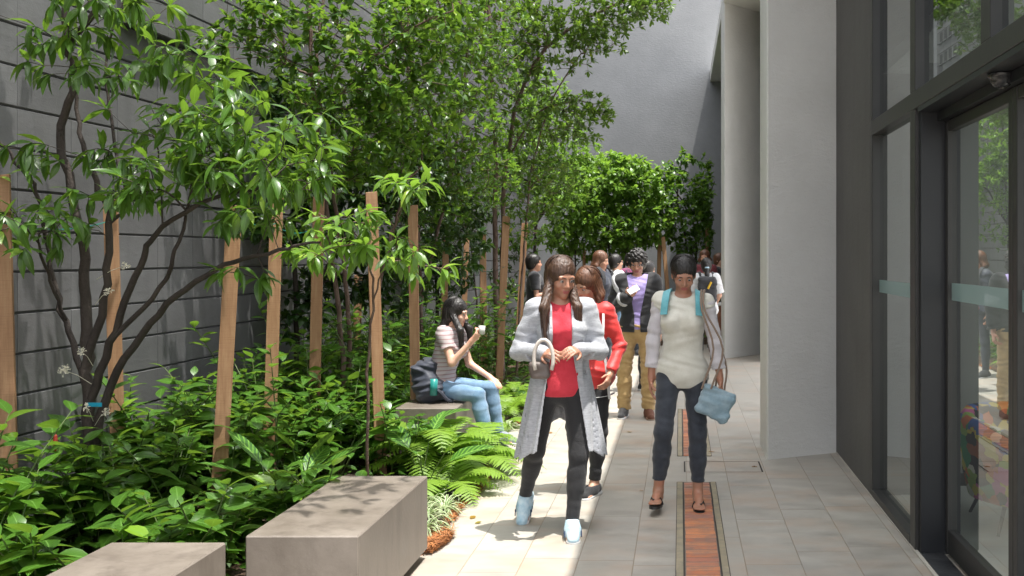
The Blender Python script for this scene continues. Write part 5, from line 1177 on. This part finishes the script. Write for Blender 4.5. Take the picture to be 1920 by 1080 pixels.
hd = np.array(C_)+p4.arms[1][2]+p4.arms[1][5]*.10+np.array((.012, -.035, .03)); m = MB(); m.box(-.035, .035, -.005, .005, -.06, .06, .003); Rp = np.array(Matrix.Rotation(R(-38), 3, 'X')@Matrix.Rotation(R(55), 3, 'Y'))
V = np.array(m.V)@Rp.T+hd; tag(obj('phone', V, m.F, pmat('white_phone', (.65, .65, .66), .25)), 'white phone held up at chest height by the curly-haired man', 'phone')

# --- woman in the pale sweater on the right
D_ = (.012, 6.48, 0)
q5 = dict(spine=(.02, -.09, 1), syaw=-4, head=(4, -26, 0), armL=((.24, .02, -1), (.12, -.10, -1)), armR=((-.20, .05, -1), (-.04, -.02, -1)), legL=((.05, -.10, -1), (.0, -.0, -1), 4), legR=((-.09, -.42, -1), (-.09, .10, -1), (-.15, -1, .12)), handL=(.35, (0, 0, 0)), handR=(.35, (0, 0, 0)))
p5 = Person(D_, 0, 1.63, (0, .03, .87), **q5); dz = p5.legs[0][2][2]-.092; p5 = Person(D_, 0, 1.63, (0, .03, .87-dz), **q5)
p5.make('woman in cream jumper with grey sleeves and dark jeans walking in flip-flops', .0062, SK2); p5.eyes(); hair(p5, HB, vol=.009, seed=4)
CRM = cloth('cream_knit', (.56, .54, .47), .9, (.63, .61, .54), 130); p5.piece('jumper', lambda p: p5.upper(p, .015, .12, -.13, seed=2.7, amp=.003, flare=.06), CRM)
SLV = cloth('pale_grey_knit', (.50, .475, .50), .9, (.57, .54, .56), 130)
def slv(p):
    d = None
    for a in p5.arms:
        t1 = (p-a[0])@unit(a[1]-a[0]).astype(f4); t2 = (p-a[1])@unit(a[2]-a[1]).astype(f4); e = p5.arm(p, a, .013, .008); e = np.where(t1 > .25, np.maximum(e, t2-.17), np.maximum(e, .0-t1)); e = sm(e, rc(p, a[0]+(a[0]-p5.t(0, 0, .40))*-.12, a[0], .050, .052), .02); d = e if d is None else np.minimum(d, e)
    return d-crumple(p, 6.1, .003)
p5.piece('sleeve', slv, SLV); p5.piece('jeans', lambda p: p5.pants(p, .008, .80, .03, amp=.002), DJEANS)
TEAL = cloth('teal_strap', (.10, .36, .42), .8, (.16, .44, .50), 100)
for sd in (-1, 1): strap(p5, [p5.t(sd*.095, .10, .40), p5.t(sd*.10, .055, .50), p5.t(sd*.105, -.02, .525), p5.t(sd*.112, -.10, .47), p5.t(sd*.118, -.135, .38)], .055, .008, TEAL, 'shoulder_strap')
for l in p5.legs:
    fd = l[4]; u = unit(np.cross(fd, (0, 0, 1.))); dn = np.cross(fd, u); dn = dn if dn[2] < 0 else -dn; a = l[2]; m = MB(); ring = []
    for k in range(20): t = 2*math.pi*k/20; ring.append(a+fd*(.055+.125*math.cos(t))+u*((.038+.010*math.cos(t))*math.sin(t)))
    m.add([q+dn*.079 for q in ring]+[q+dn*.096 for q in ring], [tuple(range(20)), tuple(range(20, 40))[::-1]]+[(i, 20+i, 20+(i+1) % 20, (i+1) % 20) for i in range(20)])
    tp = a+fd*.118+dn*.048+u*l[3]*-.012
    for sd in (-1, 1): m.tube([tp+dn*.03, tp-dn*.006, a+fd*.08+dn*.035+u*sd*.030, a+fd*.045+dn*.078+u*sd*.040], .0052, 6)
    obj('flip_flop', m.V, m.F, M_blkrub, p5.root, world=False)
# light blue tote at her left hip
LB = cloth('pale_blue_canvas', (.17, .26, .31), .85, (.27, .36, .41), 60)
ts = thing('tote_bag', (.24, 6.42, .52), 'soft pale-blue tote bag hanging at the hip of the woman in the cream jumper', 'bag')
V, F = mesh_sdf(lambda p: bx(p, (-.01, -.02, .17), (.115, .040, .10), .035, rotm(0, 0, 24))-crumple(p, 2.2, .006), (-.25, -.16, -.08), (.27, .12, .40), .007); obj('sack', V, F, LB, ts, world=False, smooth=True)
m = MB(); sh = np.array(D_)+p5.t(.135, -.03, .53)
for dx in (-.03, .03): m.tube(catmull([(.24+dx-.07, 6.36, .79), (.245+dx, 6.33, 1.05), (sh[0]+dx*.3, sh[1]-.10, 1.30), (sh[0]+dx*.3, sh[1], sh[2]+.01), (sh[0]+dx*.3+.01, sh[1]+.10, 1.25), (.27+dx, 6.50, .95), (.26+dx, 6.46, .76)], 4), .0075, 6)
m.obj('strap', pmat('tan_strap', (.22, .16, .12), .7), ts)

# --- seated woman
E_ = (-2.0, 8.22, 0)
q1 = dict(spine=(.10, -.22, 1), syaw=0, head=(12, -12, 0), armL=((.12, -.30, -1), (-.15, -.85, -.42)), armR=((-.18, -.40, -.85), (.30, -.80, .95)), legL=((.16, -1, -.05), (.05, -.16, -1), 0), legR=((-.04, -1, -.10), (-.02, -.28, -1), 0), handL=(.3, (0, 0, -1)), handR=(.75, (.4, .5, .6)))
p1 = Person(E_, 74, 1.60, (0, 0, .585), **q1)
p1.make('woman sitting on a stone bench in striped T-shirt and blue jeans, raising a small cup', .0068, SK3); p1.eyes(); hair(p1, HB, long_=.30, vol=.012, seed=5)
def stripe_mat():
    n = NT('striped_jersey'); tc = n.n('ShaderNodeTexCoord'); sp = n.n('ShaderNodeSeparateXYZ', i_Vector=tc.outputs['Object']); st = n.math('SINE', n.math('MULTIPLY', sp.outputs[2], 190.0))
    c = n.mix(n.ramp(st, [(.60, 0.0), (.75, 1.0)]), (.42, .37, .37), (.30, .19, .20)); b = n.n('ShaderNodeBsdfPrincipled', i_Roughness=.9); n.L(c, b.inputs['Base Color']); n.L(b, n.out.inputs[0]); return n.m
p1.piece('tshirt', lambda p: p1.upper(p, .012, .55, -.04, .004, 4.2, .003), stripe_mat()); p1.piece('jeans', lambda p: p1.pants(p, .010, .98, .04, amp=.0014, g2=.006), JEANS)
for l in p1.legs: p1.shoe(l, pmat('canvas_shoe', (.20, .22, .26), .8), M_white, 'shoe')
Rz = np.array(Matrix.Rotation(R(74), 3, 'Z')); hc = np.array(E_)+Rz@(p1.arms[1][2]+p1.arms[1][5]*.10); V = []; F = []
for r_, z_ in ((.018, -.035), (.022, -.033), (.028, .035), (.026, .035), (.020, -.028), (.001, -.028)):
    for k in range(16): a = k*math.pi/8; V.append(hc+np.array((r_*math.cos(a)+.02, r_*math.sin(a), z_+.02)))
for i in range(5):
    for k in range(16): F.append((i*16+k, i*16+(k+1) % 16, (i+1)*16+(k+1) % 16, (i+1)*16+k))
tag(obj('cup', V, F, pmat('paper_cup', (.5, .5, .48), .6), smooth=True), 'small pale cup held near the mouth of the seated woman', 'cup')
NAVY = cloth('navy_nylon', (.014, .018, .032), .6, (.022, .027, .045), 40)
bk = thing('backpack', (-2.09, 8.20, .452), 'dark navy backpack with a teal bottle slumped behind the seated woman', 'bag')
V, F = mesh_sdf(lambda p: sm(bx(p, (-.0, -.02, .17), (.11, .15, .165), .08, rotm(0, 0, -8)), ell(p, (.05, -.14, .10), (.12, .10, .11)), .05)-crumple(p, 1.1, .010), (-.26, -.32, -.03), (.24, .24, .46), .008); obj('sack', V, F, NAVY, bk, world=False, smooth=True)
m = MB(); m.tube([(.10, -.235, .07), (.105, -.235, .20)], .03, 12); obj('bottle', m.V, m.F, pmat('teal_bottle', (.02, .22, .20), .3), bk, world=False, smooth=True)
m = MB(); m.tube(catmull([(.02, -.2, .16), (.14, -.22, .10), (.20, -.20, .03), (.24, -.16, .01)], 4), .014, 6); obj('strap', m.V, m.F, NAVY, bk, world=False)

# --- people farther back
def bystander(px, d, yaw, ht, label, skin, hr, hkw, topmat, top, botmat, pose=None, shoe=BLK, extra=None, h=.013):
    x = (px-VX)*d/FP; q = dict(legL=((.04, -.05, -1), (0, .05, -1), 5), legR=((-.05, .05, -1), (0, .05, -1), -5)); q.update(pose or {})
    b_ = Person((x, d, 0), yaw, ht, (0, 0, .9), **q); dz = min(b_.legs[0][2][2], b_.legs[1][2][2])-.083; b_ = Person((x, d, 0), yaw, ht, (0, 0, .9-dz), **q)
    b_.make(label, h, skin); 
    if h < .013: b_.eyes()
    b_.piece('hair', hairfn(b_, **hkw), hr, b_.headc-np.array((.2, .2, .2+hkw.get('long_', 0)), f4), b_.headc+.2, .009)
    b_.piece('top', lambda p: b_.upper(p, **top), topmat); b_.piece('trousers', lambda p: b_.pants(p, .012, .97, .03), botmat)
    for l in b_.legs: b_.shoe(l, shoe, M_white, 'shoe')
    if extra: extra(b_)
    return b_
def pack(mat, col2=None):
    def f(b_):
        c = b_.t(0, .19, .27); b_.piece('backpack', lambda p: bx(p, c, (.14, .075, .20), .06, b_.Mt)-crumple(p, 2, .005), mat, c-.32, c+.32, .010)
        for sd in (-1, 1): strap(b_, [b_.t(sd*.10, .12, .40), b_.t(sd*.105, .05, .515), b_.t(sd*.11, -.04, .53), b_.t(sd*.12, -.125, .40), b_.t(sd*.15, -.10, .20)], .045, .012, mat, 'strap')
        if col2:
            m = MB(); m.tube([c+b_.Mt@np.array((-.05, .085, .12), f4), c+b_.Mt@np.array((.0, .092, .02), f4)], .016, 6); obj('ribbon', m.V, m.F, col2, b_.root, world=False)
    return f
holdup = dict(armL=((.2, -.1, -1), (-.3, -.9, .3)), armR=((-.2, -.1, -1), (.3, -.9, .3)), handL=(.7, (-.6, .3, .5)), handR=(.7, (.6, .3, .5)))
WHT = cloth('white_cotton', (.62, .62, .63)); MAR = cloth('maroon_cotton', (.15, .022, .03)); PLD = cloth('plaid_cotton', (.20, .03, .09), .85, (.03, .02, .05), 60, .45, .55, 30); CHAR = cloth('charcoal_cotton', (.03, .03, .034))
bystander(1128, 13.4, 60, 1.70, 'person with reddish hair in navy jacket and backpack, turned away left of the curly-haired man', SK1, HR, dict(long_=.14, vol=.014), NAVY, dict(g=.03, sleeve=1.9, hem=-.1), DJEANS, dict(head=(20, -10, 0)), extra=pack(CHAR))
bystander(1157, 15.0, 115, 1.66, 'person in white T-shirt with tied-up hair next to the navy jacket', SK3, HB, dict(vol=.012), WHT, dict(g=.018, sleeve=.6, hem=-.06), JEANS, holdup)
bystander(1184, 16.2, 40, 1.68, 'person in maroon plaid shirt half hidden behind the curly-haired man', SK1, HB, dict(vol=.014), PLD, dict(g=.02, sleeve=1.8, hem=-.1), DJEANS)
bystander(1216, 12.0, 140, 1.58, 'person with pink top and dark red sleeves right behind the curly-haired man', SK1, HB, dict(vol=.012), MAR, dict(g=.022, sleeve=1.9, hem=-.1), BLK, extra=pack(cloth('pink_nylon', (.50, .06, .13), .6)))
def tail(b_):
    pack(CHAR, pmat('yellow_ribbon', (.60, .36, .02), .6))(b_); a = b_.headc+b_.Rh@np.array((0, .115, .02), f4)
    b_.piece('ponytail', lambda p: sm(rc(p, a, a+np.array((0, .03, -.14), f4), .03, .034), rc(p, a+np.array((0, .03, -.14), f4), a+np.array((-.02, .10, -.34), f4), .034, .010), .02), HB, a-.42, a+.12, .010)
    m = MB(); m.tube([a+np.array((0, .006, -.03)), a+np.array((0, .01, -.05))], .034, 10); obj('hair_tie', m.V, m.F, pmat('pale_tie', (.4, .55, .65), .6), b_.root, world=False)
bystander(1324, 14.6, 184, 1.60, 'girl seen from behind with ponytail, white blouse and black backpack by the far column', SK3, HB, dict(vol=.010), WHT, dict(g=.026, sleeve=.85, hem=-.12, g2=.012), BLK, dict(armL=((.22, -.1, -1), (-.1, -.6, -.4)), armR=((-.22, -.1, -1), (.1, -.6, -.4))), extra=tail, h=.011)
bystander(1321, 17.6, -10, 1.74, 'person with auburn hair and maroon top facing the girl with the black backpack', SK1, HR, dict(vol=.016, long_=.08), MAR, dict(g=.02, sleeve=1.0, hem=-.1), DJEANS)
bystander(1350, 18.0, 60, 1.68, 'person in black at the edge of the far column holding a drink', SK3, HR, dict(vol=.012), CHAR, dict(g=.022, sleeve=.7, hem=-.1), DJEANS, holdup)
bystander(1003, 13.6, 100, 1.66, 'person in black beyond the cardigan woman, partly hidden by the stakes and leaves', SK1, HB, dict(vol=.014), CHAR, dict(g=.022, sleeve=.7, hem=-.1), DJEANS, holdup)
